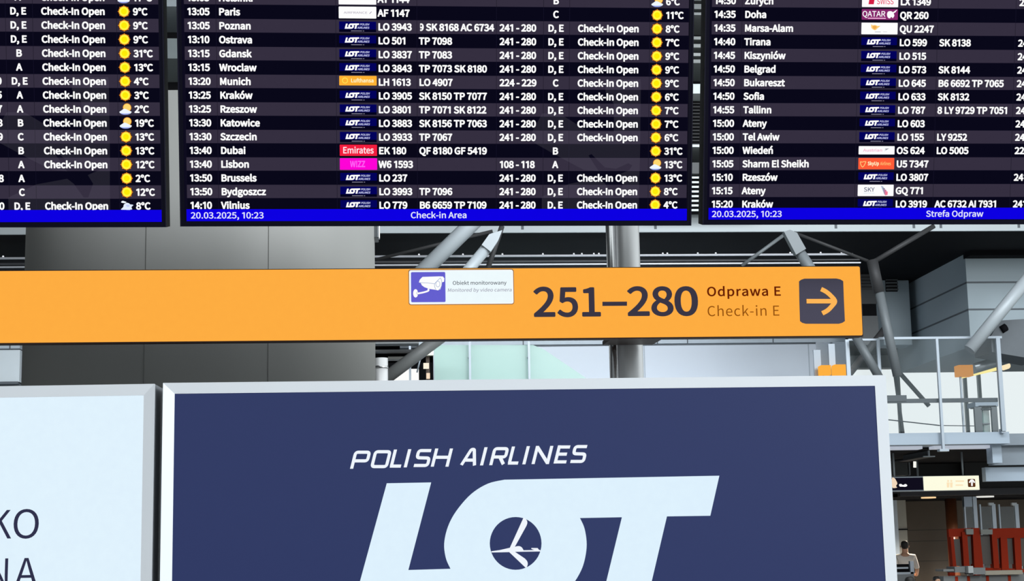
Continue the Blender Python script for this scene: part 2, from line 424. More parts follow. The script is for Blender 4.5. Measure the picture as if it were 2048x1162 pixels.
2555|44,0 505,0 505,79 302,79 273,78 242,77 212,74 182,72 252,141 314,209 368,275 411,340 443,404 463,468 470,531 465,584 450,630 427,670 395,702 356,726 309,741 256,746 218,743 183,736 151,724 121,708 92,689 66,665 40,639 93,587 126,621 162,648 202,666 245,672 281,668 312,658 336,641 356,619 369,592 377,561 380,527 373,472 354,413 320,351 273,285 211,214 135,137 44,54
3555|263,-13 317,-8 367,6 411,28 447,59 475,97 493,143 499,196 495,237 483,273 465,305 441,332 412,354 380,370 344,382 344,387 376,401 404,418 428,440 447,465 462,494 471,527 474,563 469,610 453,650 429,684 396,710 357,730 311,742 260,746 200,739 147,721 99,694 56,659 105,601 138,630 175,652 214,667 257,672 288,669 315,661 338,648 356,631 370,610 378,584 381,556 378,523 367,494 349,468 322,446 285,430 237,420 178,416 178,346 244,343 298,332 339,316 370,294 391,267 402,235 406,199 402,165 392,135 375,110 353,90 325,75 293,66 257,63 200,70 152,88 111,115 76,147 29,88 51,66 76,45 105,26 138,10 175,-2 217,-10
4555|340,0 426,0 426,202 524,202 524,275 426,275 426,733 325,733 20,262 20,202 340,202|340,275 115,275 282,525 341,633 345,633 340,500
5555|262,-13 314,-7 363,9 408,35 446,72 476,118 495,174 502,238 496,302 479,355 453,398 419,431 378,454 331,468 281,472 250,470 222,464 196,455 171,443 190,655 466,655 466,733 110,733 86,391 135,360 165,379 193,392 223,400 257,403 294,399 327,388 355,370 378,346 395,315 405,278 409,236 405,193 393,155 375,123 351,97 322,79 289,67 253,63 195,70 146,88 106,114 73,144 27,84 50,63 75,43 104,25 137,10 174,-2 215,-10
6555|301,-13 349,-7 393,9 432,36 465,72 490,116 506,167 512,225 507,286 493,338 471,380 440,413 403,436 358,450 308,455 264,449 220,432 179,404 142,367 148,455 163,527 186,582 215,623 250,650 289,666 331,671 364,667 395,656 423,638 447,615 499,671 466,701 426,725 380,740 327,746 267,739 211,718 161,681 118,626 85,554 64,462 56,350 62,254 80,172 108,106 146,54 191,17 243,-6|144,294 181,337 220,366 257,382 293,387 328,383 358,372 382,354 401,330 414,300 422,265 425,225 422,184 413,148 398,118 379,93 356,74 330,63 301,59 264,64 231,79 204,104 181,138 163,181 151,233
7555|198,0 293,0 300,116 311,221 329,318 355,409 392,498 443,586 508,678 508,733 49,733 49,655 405,655 349,570 303,486 267,401 240,312 220,216 206,113
8555|280,-13 336,-8 385,6 428,28 462,57 488,92 504,132 509,176 506,217 496,252 481,283 461,309 438,332 413,352 386,369 386,374 419,405 451,446 474,496 483,551 478,597 465,639 443,674 414,704 377,726 332,739 282,744 235,740 192,727 155,706 124,678 101,643 86,603 81,558 89,504 111,458 142,420 180,389 180,385 151,368 124,346 99,321 78,292 61,259 50,222 46,182 52,136 69,94 95,58 131,28 174,6 224,-8|330,398 293,413 259,429 228,448 202,469 182,494 169,524 164,558 167,587 175,612 189,634 206,652 228,665 253,673 281,676 312,673 340,663 363,648 381,628 394,604 402,576 405,546 400,506 386,468 362,432|281,55 245,58 212,68 183,84 160,104 142,129 131,158 127,190 134,240 155,285 187,324 228,356 271,338 312,320 348,300 378,277 402,250 417,218 422,179 419,149 409,122 393,100 372,81 346,67 316,58
9555|235,-13 293,-6 348,17 397,55 439,112 472,187 493,282 501,398 495,491 477,569 448,633 410,682 365,718 312,739 254,746 206,740 163,724 123,697 91,662 66,618 50,566 44,508 49,448 63,396 85,354 115,321 153,297 196,283 246,278 292,284 336,302 378,330 415,367 408,279 392,207 370,152 341,111 308,84 271,68 232,63 197,67 164,78 134,95 108,119 58,62 92,32 132,8 179,-7|414,444 376,399 338,369 299,351 261,346 226,350 197,361 173,379 154,403 141,433 133,468 130,508 133,549 142,585 157,616 176,641 199,660 226,671 255,675 293,670 325,656 353,632 377,598 394,556 407,504
.278|139,-13 164,-8 186,6 200,28 205,56 200,85 186,107 164,121 139,126 113,121 92,107 78,85 73,56 78,28 92,6 113,-8
,278|75,-190 111,-171 143,-149 170,-122 192,-92 208,-58 218,-21 221,19 216,64 201,98 176,119 144,126 118,122 96,109 81,89 75,62 80,35 95,15 116,2 142,-2 153,-1 146,-44 126,-81 95,-112 53,-136
:278|139,390 164,395 186,409 200,431 205,460 200,488 186,510 164,525 139,530 113,525 92,510 78,488 73,460 78,431 92,409 113,395|139,-13 164,-8 186,6 200,28 205,56 200,85 186,107 164,121 139,126 113,121 92,107 78,85 73,56 78,28 92,6 113,-8
-347|46,245 302,245 302,315 46,315
–536|46,250 490,250 490,312 46,312
°370|186,480 217,483 246,493 272,509 294,530 310,556 321,587 325,622 321,657 310,688 294,715 272,736 246,752 217,762 186,765 155,762 125,752 99,736 77,715 60,688 49,657 45,622 49,587 60,556 77,530 99,509 125,493 155,483|186,531 152,538 125,557 107,585 101,622 107,659 125,689 152,708 186,715 220,708 246,689 264,659 270,622 264,585 246,557 220,538
ó606|303,-13 359,-7 411,12 458,42 497,84 528,136 547,199 554,271 547,344 528,407 497,460 458,501 411,532 359,551 303,557 247,551 195,532 148,501 109,460 78,407 59,344 52,271 59,199 78,136 109,84 148,42 195,12 247,-7|303,63 265,68 231,82 202,106 178,137 161,175 150,220 146,271 150,322 161,367 178,406 202,437 231,460 265,475 303,480 341,475 375,460 405,437 428,406 446,367 457,322 461,271 457,220 446,175 428,137 405,106 375,82 341,68|286,640 462,812 398,872 239,686
ń610|92,0 184,0 184,394 222,430 257,456 293,472 332,477 360,474 384,466 403,452 417,432 427,405 433,372 435,332 435,0 526,0 526,344 523,399 513,447 497,486 473,517 443,539 405,552 360,557 308,550 260,530 218,500 178,464 176,464 167,543 92,543|314,640 488,812 424,872 266,686
º407|203,432 241,436 277,449 309,469 335,497 355,532 368,573 373,621 368,669 355,710 335,745 309,772 277,793 241,805 203,809 165,805 129,793 97,772 71,745 51,710 38,669 33,621 38,573 51,532 71,497 97,469 129,449 165,436|203,489 178,492 156,502 138,516 123,536 112,561 105,589 103,621 105,653 112,682 123,706 138,726 156,741 178,750 203,753 228,750 250,741 268,726 283,706 293,682 300,653 302,621 300,589 293,561 283,536 268,516 250,502 228,492
/392|11,-179 78,-179 377,794 311,794
!323|130,221 193,221 205,645 207,749 115,749 117,645|161,-13 187,-8 208,6 222,28 227,56 222,85 208,107 187,121 161,126 136,121 114,107 100,85 95,56 100,28 114,6 136,-8
 224|
"""
GLYPHS = {}
for _l in GLYPH_TEXT.split('\n'):
    if not _l:
        continue
    _c, _r = _l[0], _l[1:].split('|')
    GLYPHS[_c] = (int(_r[0]), [[tuple(map(float, p.split(','))) for p in k.split(' ')] for k in _r[1:] if k])
# board figure one has no foot
GLYPHS['\x01'] = (500, [[(250, 0), (345, 0), (345, 733), (270, 733), (90, 650), (90, 560), (250, 625)]])
CAP = 733.0
_cache = {}


def area2(l):
    return sum(l[i - 1][0] * l[i][1] - l[i][0] * l[i - 1][1] for i in range(len(l)))


def inside(p, loop):
    r = False
    for i in range(len(loop)):
        a, b = loop[i - 1], loop[i]
        if (a[1] > p[1]) != (b[1] > p[1]) and p[0] < (b[0] - a[0]) * (p[1] - a[1]) / (b[1] - a[1]) + a[0]:
            r = not r
    return r


def split_shapes(loops):
    """Each outer outline with the holes that lie in it."""
    if not loops:
        return []
    sign = area2(max(loops, key=lambda l: abs(area2(l)))) > 0
    outs = [[l] for l in loops if (area2(l) > 0) == sign]
    for l in loops:
        if (area2(l) > 0) != sign:
            for o in outs:
                if inside(l[0], o[0]):
                    o.append(l)
                    break
    return outs


def glyph(c, bold):
    """Faces of one letter; bold letters also get a round-jointed border, bold units to each side of the outline."""
    key = (c, bold)
    if key not in _cache:
        adv, loops = GLYPHS[c]
        pts, tri = [], []
        for shape in split_shapes(loops):
            k = len(pts)
            tri += [tuple(k + i for i in t) for t in tessellate_polygon([[Vector((p[0], p[1], 0)) for p in l] for l in shape])]
            pts += [p for l in shape for p in l]
            if not bold:
                continue
            for l in shape:
                n = len(l)
                for i in range(n):
                    a, b, nx = Vector(l[i]), Vector(l[(i + 1) % n]), Vector(l[(i + 2) % n])
                    d = b - a
                    if d.length < 1e-6:
                        continue
                    d.normalize()
                    o = Vector((-d.y, d.x)) * bold
                    k = len(pts)
                    pts += [tuple(a + o), tuple(a - o), tuple(b - o), tuple(b + o)]
                    tri += [(k, k + 1, k + 2), (k, k + 2, k + 3)]
                    e = nx - b
                    if e.length > 1e-6 and d.dot(e.normalized()) < 0.9985:
                        k = len(pts)
                        pts += [(b.x + bold * math.cos(t * math.pi / 5), b.y + bold * math.sin(t * math.pi / 5)) for t in range(10)]
                        tri += [(k, k + t, k + t + 1) for t in range(1, 9)]
        _cache[key] = (adv, pts, tri)
    return _cache[key]


def text_width(s, bold=0, track=0.0):
    return sum(GLYPHS[c][0] + track for c in s) - track


def text(mb, s, x, z, cap, y, m, width=None, bold=0, shear=0.0, align='l', track=0.0, sx=None, slope=0.0):
    """Typeset s with its baseline at x,z and capitals cap metres high, as faces at depth y."""
    k = cap / (CAP + 2 * bold)
    bx = k * (sx if sx else 1.0)
    w = text_width(s, bold, track)
    if width:
        bx = width / w
    x0 = x - (w * bx if align == 'r' else w * bx / 2 if align == 'c' else 0)
    cur = 0.0
    for c in s:
        adv, pts, tri = glyph(c, bold)
        if pts:
            q = []
            for p in pts:
                yy = (p[1] + bold) * k
                xx = x0 + (cur + p[0]) * bx
                q.append((xx + shear * yy, y, z + yy + slope * (xx - x0)))
            mb.tris(q, tri, m)
        cur += adv + track
    return x0 + w * bx


def board(s):
    return s.replace('1', '\x01')


def spline(pts, k=6, closed=False):
    """Catmull-Rom points through pts."""
    n = len(pts)
    out = []
    rng = range(n) if closed else range(n - 1)
    for i in rng:
        p0 = pts[(i - 1) % n] if (closed or i > 0) else pts[0]
        p1, p2 = pts[i], pts[(i + 1) % n]
        p3 = pts[(i + 2) % n] if (closed or i + 2 < n) else pts[-1]
        for j in range(k):
            t = j / k
            out.append(tuple(0.5 * (2 * p1[a] + (p2[a] - p0[a]) * t + (2 * p0[a] - 5 * p1[a] + 4 * p2[a] - p3[a]) * t * t
                                    + (3 * p1[a] - p0[a] - 3 * p2[a] + p3[a]) * t ** 3) for a in (0, 1)))
    if not closed:
        out.append(pts[-1])
    return out


def circle(cx, cz, rx, rz=None, n=32):
    rz = rx if rz is None else rz
    return [(cx + rx * math.cos(2 * math.pi * i / n), cz + rz * math.sin(2 * math.pi * i / n)) for i in range(n)]


def rounded(x0, x1, z0, z1, r, n=5):
    out = []
    for cx, cz, a in ((x1 - r, z1 - r, 0), (x0 + r, z1 - r, 90), (x0 + r, z0 + r, 180), (x1 - r, z0 + r, 270)):
        for i in range(n + 1):
            t = math.radians(a + 90 * i / n)
            out.append((cx + r * math.cos(t), cz + r * math.sin(t)))
    return out


# outline of the big italic emblem word, measured in units of its own height (1.0 = top of bar to foot)
_word_px = ([(318, 253), (530, 249), (421, 667), (622, 661)]
            + spline([(622, 661), (600, 610), (592, 540), (610, 460), (650, 385), (720, 305), (800, 255), (880, 236)], 5)[1:]
            + [(1905, 217), (1862, 408), (1655, 411), (1551, 855), (1333, 855), (1440, 415), (1240, 419)]
            + spline([(1240, 419), (1262, 470), (1272, 545), (1262, 620), (1240, 680), (1200, 740), (1130, 800), (1030, 845), (930, 857)], 5)[1:]
            + [(152, 860)])
_word_hole = [(933 + 123.5 * math.cos(2 * math.pi * i / 48), 540 + 126 * math.sin(2 * math.pi * i / 48)) for i in range(48)]


# ------------------------------------------------------------------ flight boards
WHITE = emit('screen_white', (255, 255, 255))
ROW_L = emit('screen_row_grey', (53, 47, 64))
ROW_D = emit('screen_row_black', (9, 8, 25))
GAP = emit('screen_gap', (14, 12, 30))
SEP = emit('screen_separator', (36, 32, 46))
SEPD = emit('screen_separator_dark', (18, 16, 36))
BAR = emit('screen_blue', (13, 0, 226))
DATE = emit('screen_pale_text', (226, 228, 255))
BEZEL = pbr('board_bezel', (8, 7, 24), 0.5, 0.0, 0.05, 20.0, spec=0.08)
BEZEL_EDGE = pbr('board_bezel_edge', (18, 16, 34), 0.4, 0.0, 0.05, 20.0, spec=0.15)
BACK = pbr('board_back', (9, 9, 14), 0.6, 0.0, spec=0.1)
ART = film('screen_artwork', (30, 29, 34))
STEEL = pbr('dull_steel', (120, 124, 128), 0.4, 0.8, 0.06, 8.0)

PITCH_V, TOP1 = 0.045271, 0.6816        # row height, top of the second row
U_TIME, U_CITY, U_LOGO, U_FLT, U_CODE, U_RNG, U_ZONE, U_STAT, U_SUN, U_TEMP = (
    -0.8215, -0.7195, -0.3279, -0.1995, -0.0646, 0.2034, 0.391, 0.4645, 0.7310, 0.7600)
SEPS = (-0.728, -0.3377, -0.0708, 0.193, 0.350, 0.437, 0.7065)
ROW0, ROW1 = -0.8317, 0.8385
TXT_CAP, TXT_BOLD = 0.0242, 46
SX = 0.0242 / (CAP + 92) * 1.0


def word_mark(mb, x, z, h, y, m, hole=True):
    """The italic emblem word with its round window, h metres high, left foot at x."""
    s = h / (857 - 217)
    conv = lambda l: [(x + (p[0] - 152) * s, z + (857 - p[1]) * s) for p in l]
    mb.poly([conv(_word_px), conv(_word_hole)] if hole else [conv(_word_px)], y, m)


def logo_mesh(kind):
    """One airline plate, origin at its left bottom corner, 0.1234 wide, 0.0385 high."""
    mb = MB()
    W, H, Y = 0.1234, 0.0385, -0.0012
    y2, y3 = Y - 0.0004, Y - 0.0008
    if kind == 'navy':
        mb.rect(0.001, W - 0.001, 0.0105, H - 0.0025, Y, emit('logo_navy', (2, 2, 92)))
        mb.rect(0.001, W - 0.001, 0.002, 0.0105, Y, emit('logo_navy_dark', (3, 3, 30)))
        word_mark(mb, 0.019, 0.0125, 0.0175, y2, WHITE)
        text(mb, 'POLISH', 0.0685, 0.0235, 0.0066, y2, emit('logo_pale', (205, 210, 255)), width=0.031, bold=22, shear=0.28)
        text(mb, 'AIRLINES', 0.0605, 0.0128, 0.0066, y2, emit('logo_pale', (205, 210, 255)), width=0.039, bold=22, shear=0.28)
        mb.rect(0.040, 0.076, 0.0045, 0.0066, y2, emit('logo_tag', (140, 138, 160)))
        mb.rect(0.079, 0.083, 0.0045, 0.0066, y2, emit('logo_tag', (140, 138, 160)))
        return mb
    plates = {'white': (255, 255, 255), 'france': (255, 255, 255), 'yellow': (255, 178, 52), 'red': (242, 30, 62), 'pink': (255, 4, 214),
              'maroon': (134, 40, 108), 'orange_bird': (255, 255, 255), 'austrian': (255, 255, 255), 'orange': (255, 92, 56),
              'sky': (255, 255, 255), 'swiss': (255, 255, 255)}
    m = emit('plate_' + '_'.join(map(str, plates[kind])), plates[kind])
    z0, z1 = {'yellow': (0.008, 0.0395), 'red': (0.002, 0.039), 'maroon': (0.004, 0.0395), 'austrian': (0.006, 0.034)}.get(kind, (0.001, 0.0395))
    mb.poly([rounded(0, W, z0, z1, 0.002)], Y, m)
    if kind == 'france':
        text(mb, 'AIRFRANCE', 0.0165, 0.0165, 0.0066, y2, emit('ink_violet', (150, 140, 165)), width=0.078)
        mb.stroke([(0.101, 0.0165), (0.108, 0.0235)], 0.002, y2, emit('ink_violet', (150, 140, 165)))
    elif kind == 'yellow':
        mb.stroke(circle(0.019, 0.024, 0.0085, n=20) + [(0.0275, 0.024)], 0.0022, y2, emit('ink_yellow', (255, 236, 90)))
        text(mb, 'Lufthansa', 0.038, 0.018, 0.0125, y2, emit('ink_cream', (255, 246, 200)), width=0.076, bold=30)
    elif kind == 'red':
        text(mb, 'Emirates', 0.0095, 0.010, 0.0215, y2, emit('ink_blush', (255, 226, 236)), width=0.103, bold=24)
    elif kind == 'pink':
        text(mb, 'W!ZZ', 0.034, 0.010, 0.021, y2, emit('ink_pink', (255, 96, 245)), width=0.050, bold=34)
    elif kind == 'maroon':
        w = emit('ink_white', (255, 250, 255))
        text(mb, 'QATAR', 0.0015, 0.0145, 0.0185, y2, w, width=0.079, bold=14)
        mb.rect(0.021, 0.082, 0.0075, 0.0105, y2, emit('ink_rose', (250, 190, 230)))
        mb.poly([spline([(0.086, 0.022), (0.089, 0.031), (0.099, 0.033), (0.106, 0.030), (0.113, 0.034), (0.1205, 0.038), (0.114, 0.029),
                         (0.109, 0.026), (0.111, 0.018), (0.106, 0.010), (0.101, 0.014), (0.096, 0.009), (0.089, 0.012)], 4, True)], y2, w)
    elif kind == 'orange_bird':
        mb.poly([spline([(0.033, 0.034), (0.038, 0.031), (0.046, 0.032), (0.055, 0.029), (0.064, 0.029), (0.057, 0.023), (0.048, 0.015), (0.042, 0.016), (0.034, 0.022)], 4, True)],
                y2, emit('ink_orange', (255, 206, 120)))
        mb.poly([spline([(0.039, 0.028), (0.047, 0.029), (0.052, 0.025), (0.045, 0.018), (0.039, 0.022)], 4, True)], y3, emit('ink_deep_orange', (240, 170, 80)))
        mb.rect(0.046, 0.066, 0.0075, 0.0105, y2, emit('ink_grey', (205, 205, 210)))
        mb.rect(0.074, 0.088, 0.0085, 0.0100, y2, emit('ink_grey', (205, 205, 210)))
    elif kind == 'austrian':
        text(mb, 'Austrian', 0.0155, 0.0155, 0.0095, y2, emit('ink_rose2', (244, 176, 204)), width=0.066, bold=20)
        g = emit('ink_steel', (150, 150, 165))
        mb.poly([[(0.087, 0.0165), (0.094, 0.0225), (0.089, 0.0235), (0.092, 0.0255), (0.105, 0.0265), (0.098, 0.0225)]], y2, g)
    elif kind == 'orange':
        c = emit('ink_gold', (255, 214, 130))
        mb.stroke(spline([(0.007, 0.027), (0.008, 0.018), (0.014, 0.009), (0.020, 0.014), (0.026, 0.027)], 4), 0.0022, y2, c)
        mb.stroke([(0.007, 0.027), (0.013, 0.025), (0.018, 0.027), (0.026, 0.027)], 0.002, y2, c)
        text(mb, 'SkyUp', 0.032, 0.0145, 0.0125, y2, emit('ink_cream', (255, 246, 200)), width=0.039, bold=36)
        text(mb, 'Airlines', 0.075, 0.0150, 0.0110, y2, c, width=0.037, bold=6)
    elif kind == 'sky':
        text(mb, 'SKY', 0.0205, 0.016, 0.0145, y2, emit('ink_slate', (96, 102, 128)), width=0.037, bold=14)
        text(mb, 'EXPRESS', 0.0205, 0.0085, 0.0045, y2, emit('ink_ice', (200, 218, 232)), width=0.037)
        for k in range(4):
            c = emit('ink_tail_%d' % k, ((176, 190, 214), (150, 150, 172), (196, 120, 160), (238, 120, 150))[k])
            a = k * 0.0055
            mb.poly([[(0.079 + a, 0.036 - a * 1.1), (0.087 + a, 0.034 - a * 1.1), (0.098 + a * 0.3, 0.010 - a * 0.3), (0.091 + a * 0.2, 0.008 - a * 0.3)]], y2 - 0.00005 * k, c)
    elif kind == 'swiss':
        mb.poly([[(0.022, 0.010), (0.040, 0.010), (0.043, 0.030), (0.025, 0.030)]], y2, emit('ink_crimson', (215, 30, 70)))
        text(mb, 'SWISS', 0.050, 0.0105, 0.0185, y2, emit('ink_crimson2', (235, 90, 120)), width=0.058, bold=14)
    return mb


def icon_mesh(kind):
    """Weather sign, origin at its centre."""
    mb = MB()
    y = -0.0012
    if kind == 'sun':
        mb.poly([circle(0, 0, 0.0192)], y, emit('sun_halo', (70, 32, 14)))
        mb.poly([circle(0, 0, 0.0172)], y - 0.0002, emit('sun_rim', (226, 138, 30)))
        mb.poly([circle(0, 0, 0.0155)], y - 0.0004, emit('sun_gold', (255, 214, 84)))
        mb.poly([circle(0, 0, 0.0140)], y - 0.0006, emit('sun_yellow', (255, 252, 62)))
        mb.poly([circle(0, 0, 0.0095)], y - 0.0008, emit('sun_core', (255, 236, 10)))
        rr = emit('sun_rim', (226, 138, 30))
        for k in range(8):
            a = k * math.pi / 4
            c, s = math.cos(a), math.sin(a)
            mb.poly([[(0.016 * c - 0.003 * s, 0.016 * s + 0.003 * c), (0.0205 * c, 0.0205 * s), (0.016 * c + 0.003 * s, 0.016 * s - 0.003 * c)]], y - 0.0003, rr)
    elif kind == 'partly':
        mb.poly([circle(0.005, 0.005, 0.0138)], y, emit('sun_rim', (226, 138, 30)))
        mb.poly([circle(0.005, 0.005, 0.0122)], y - 0.0002, emit('sun_pale', (255, 216, 112)))
        mb.poly([spline([(-0.0200, -0.0105), (-0.012, -0.0035), (-0.004, 0.0010), (0.004, -0.0012), (0.010, -0.0045), (0.0195, -0.0095), (0.010, -0.0170), (-0.008, -0.0172)], 5, True)],
                y - 0.0004, emit('cloud_white', (238, 246, 255)))
        mb.poly([spline([(-0.017, -0.0135), (-0.006, -0.0145), (0.006, -0.0142), (0.015, -0.0135), (0.008, -0.0178), (-0.008, -0.0180)], 4, True)],
                y - 0.0006, emit('cloud_blue', (150, 165, 235)))
    else:
        mb.poly([spline([(-0.0195, 0.0125), (-0.015, 0.0165), (-0.008, 0.0150), (-0.002, 0.0120), (-0.008, 0.0095), (-0.016, 0.0100)], 4, True)], y, emit('cloud_white', (238, 246, 255)))
        mb.poly([spline([(-0.0200, -0.0120), (-0.013, -0.0040), (-0.010, 0.0050), (-0.002, 0.0100), (0.006, 0.0085), (0.010, 0.0050), (0.0200, 0.0030), (0.014, -0.0040),
                         (0.016, -0.0110), (0.010, -0.0125), (0.006, -0.0165), (-0.002, -0.0130)], 5, True)], y - 0.0002, emit('cloud_ice', (226, 236, 255)))
        mb.poly([spline([(-0.004, 0.002), (0.004, 0.004), (0.008, 0.000), (0.002, -0.004)], 4, True)], y - 0.0004, emit('cloud_blue2', (196, 208, 250)))
    return mb


LOGO_CACHE, ICON_CACHE = {}, {}


def place_copy(cache, kind, maker, name, parent, loc):
    if kind not in cache:
        o = maker(kind).build(name, parent)
        cache[kind] = o.data
    else:
        o = bpy.data.objects.new(name, cache[kind])
        COL.objects.link(o)
        o.parent = parent
    o.location = loc
    return o


def flight_board(plane, rows, first, umap, label, date, footer, show):
    """One wide display. rows: (time, city, logo, flight, codes, range, zone, status, icon, temperature)."""
    root = empty('flight_display')
    plane.pose(root)
    tag(root, label, 'information display', 'flight displays hung in a row')
    hw, H = 0.8545, 0.975
    h = MB()
    h.box(-hw, hw, 0.002, 0.075, 0.0, H, BACK)
    zb, zt, xb = 0.0150, 0.9600, 0.8395
    for x0, x1, z0, z1 in ((-hw, hw, 0, zb), (-hw, hw, zt, H), (-hw, -xb, zb, zt), (xb, hw, zb, zt)):
        h.box(x0, x1, -0.006, 0.002, z0, z1, BEZEL)
    for sx in (-1, 1):
        h.box(sx * (hw - 0.004), sx * hw, -0.0075, 0.0, 0.0, H, BEZEL_EDGE)
    h.build('housing', root)
    p = MB()
    p.rect(-xb, xb, zb, zt, 0.0, GAP)
    p.build('screen_panel', root)
    au, bu = umap
    U = lambda u: au * u + bu
    for i, r in enumerate(rows):
        k = first + i                               # row 1 is the second full row
        z1 = TOP1 + PITCH_V * (1 - k)
        z0 = z1 - PITCH_V
        light = k % 2 == 1
        b = MB()
        if k >= 14:
            z0 = 0.057
        edges = [ROW0] + [U(s) for s in SEPS] + [ROW1]
        b.rect(ROW0, ROW1, z0 + 0.0008, z1 - 0.0008, -0.0002, SEP if light else SEPD)
        for a, c in zip(edges[:-1], edges[1:]):
            b.rect(a + 0.0009, c - 0.0009, z0 + 0.0008, z1 - 0.0008, -0.0004, ROW_L if light else ROW_D)
        base = z1 - PITCH_V / 2 - TXT_CAP / 2 - 0.0006
        t = b
        time, city, logo, flt, code, rng, zone, stat, icon, temp = r
        T = lambda s, u, al='l': text(t, board(s), U(u), base, TXT_CAP, -0.0018, WHITE, bold=TXT_BOLD, sx=SXK, align=al) if s else None
        SXK = 0.2059 / text_width('Check-In Open') / (TXT_CAP / (CAP + 2 * TXT_BOLD))
        T(time, U_TIME)
        T(city, U_CITY)
        T(flt, U_FLT)
        T(code, U_CODE)
        if rng:
            if len(rng) == 1:
                T(rng, U_RNG + 0.1305, 'r')
            else:
                T(rng, U_RNG)
        T(zone, U_ZONE, 'c')
        T(stat, U_STAT)
        T(temp, U_TEMP)
        if code.startswith('9 '):                    # first figure is cut off by its cell
            b.rect(U(U_CODE) - 0.001, U(U_CODE) + 0.0042, z0 + 0.001, z1 - 0.001, -0.0022, ROW_L)
        row = b.build('flight_row', root)
        if logo:
            place_copy(LOGO_CACHE, logo, logo_mesh, 'airline_logo', row, (U(U_LOGO), 0, z0 + 0.0028 if k < 14 else z1 - PITCH_V + 0.0028))
        if icon:
            place_copy(ICON_CACHE, icon, icon_mesh, 'weather_icon', row, (U(U_SUN), 0, base + TXT_CAP / 2 + 0.0004))
    a = MB()
    cx = lambda u: U(u)
    # faint picture behind the rows: rounded tile with a plane cut out of it
    zx = lambda X, Z: (cx((X / 4.006 + 1040 - 871.5) * 0.00167 - 0.0099), 0.0571 + (1110 - Z) / 4.006 * 0.001637)
    tile = [zx(690, 50), zx(960, 50)] + [zx(*q) for q in spline([(960, 50), (975, 70), (975, 300), (975, 620), (970, 900), (970, 1110)], 4)[1:]] + [
        zx(180, 1110), zx(180, 1010), zx(400, 905), zx(640, 860), zx(690, 900), zx(765, 1010), zx(800, 1010), zx(840, 900), zx(800, 830), zx(890, 790), zx(912, 752), zx(880, 735),
        zx(780, 780), zx(690, 770), zx(580, 660), zx(556, 672), zx(600, 740), zx(640, 800), zx(520, 790), zx(330, 690), zx(100, 560), zx(100, 480), zx(180, 330), zx(320, 330),
        zx(560, 480), zx(760, 480), zx(760, 250), zx(690, 150)]
    a.poly([tile], -0.0008, ART)
    a.build('screen_artwork', root)
    s = MB()
    s.rect(ROW0 - 0.002, ROW1 + 0.002, 0.0175, 0.0570, -0.0020, BAR)
    bar = s.build('status_bar', root)
    t = MB()
    if date:
        text(t, board(date), U(-0.8201), 0.0262, 0.0208, -0.0026, DATE, width=0.2403, bold=20)
        t.build('date_lettering', bar)
    t = MB()
    if footer:
        text(t, footer, U(-0.0942), 0.0262, 0.0208, -0.0026, DATE, width=show, bold=20)
    if t.f:
        t.build('title_lettering', bar)
    # hanging rods up to the tube along the back
    for u in (-0.5, 0.5):
        r = MB()
        r.tube((u, 0.045, H - 0.03), (u, 0.045, H + 0.128), 0.014, STEEL, n=12)
        r.build('hanging_rod', root, smooth=True)
    return root


CIO, R41 = 'Check-In Open', '241 - 280'
centre_rows = [
    ('13:05', 'Helsinki', 'white', 'AY 1144', '', '', 'B', '', 'partly', '6°C'),
    ('13:05', 'Paris', 'france', 'AF 1147', '', '', 'C', '', 'sun', '11°C'),
    ('13:05', 'Poznan', 'navy', 'LO 3943', '9 SK 8168 AC 6734', R41, 'D, E', CIO, 'sun', '8°C'),
    ('13:10', 'Ostrava', 'navy', 'LO 501', 'TP 7098', R41, 'D, E', CIO, 'sun', '7°C'),
    ('13:15', 'Gdansk', 'navy', 'LO 3837', 'TP 7083', R41, 'D, E', CIO, 'sun', '9°C'),
    ('13:15', 'Wroclaw', 'navy', 'LO 3843', 'TP 7073 SK 8180', R41, 'D, E', CIO, 'sun', '9°C'),
    ('13:20', 'Munich', 'yellow', 'LH 1613', 'LO 4907', '224 - 229', 'C', CIO, 'sun', '9°C'),
    ('13:25', 'Kraków', 'navy', 'LO 3905', 'SK 8150 TP 7077', R41, 'D, E', CIO, 'sun', '6°C'),
    ('13:25', 'Rzeszow', 'navy', 'LO 3801', 'TP 7071 SK 8122', R41, 'D, E', CIO, 'sun', '7°C'),
    ('13:30', 'Katowice', 'navy', 'LO 3883', 'SK 8156 TP 7063', R41, 'D, E', CIO, 'sun', '7°C'),
    ('13:30', 'Szczecin', 'navy', 'LO 3933', 'TP 7067', R41, 'D, E', CIO, 'sun', '6°C'),
    ('13:40', 'Dubai', 'red', 'EK 180', 'QF 8180 GF 5419', '', 'B', '', 'sun', '31°C'),
    ('13:40', 'Lisbon', 'pink', 'W6 1593', '', '108 - 118', 'A', '', 'partly', '13°C'),
    ('13:50', 'Brussels', 'navy', 'LO 237', '', R41, 'D, E', CIO, 'sun', '13°C'),
    ('13:50', 'Bydgoszcz', 'navy', 'LO 3993', 'TP 7096', R41, 'D, E', CIO, 'sun', '8°C'),
    ('14:10', 'Vilnius', 'navy', 'LO 779', 'B6 6659 TP 7109', R41, 'D, E', CIO, 'sun', '4°C'),
]
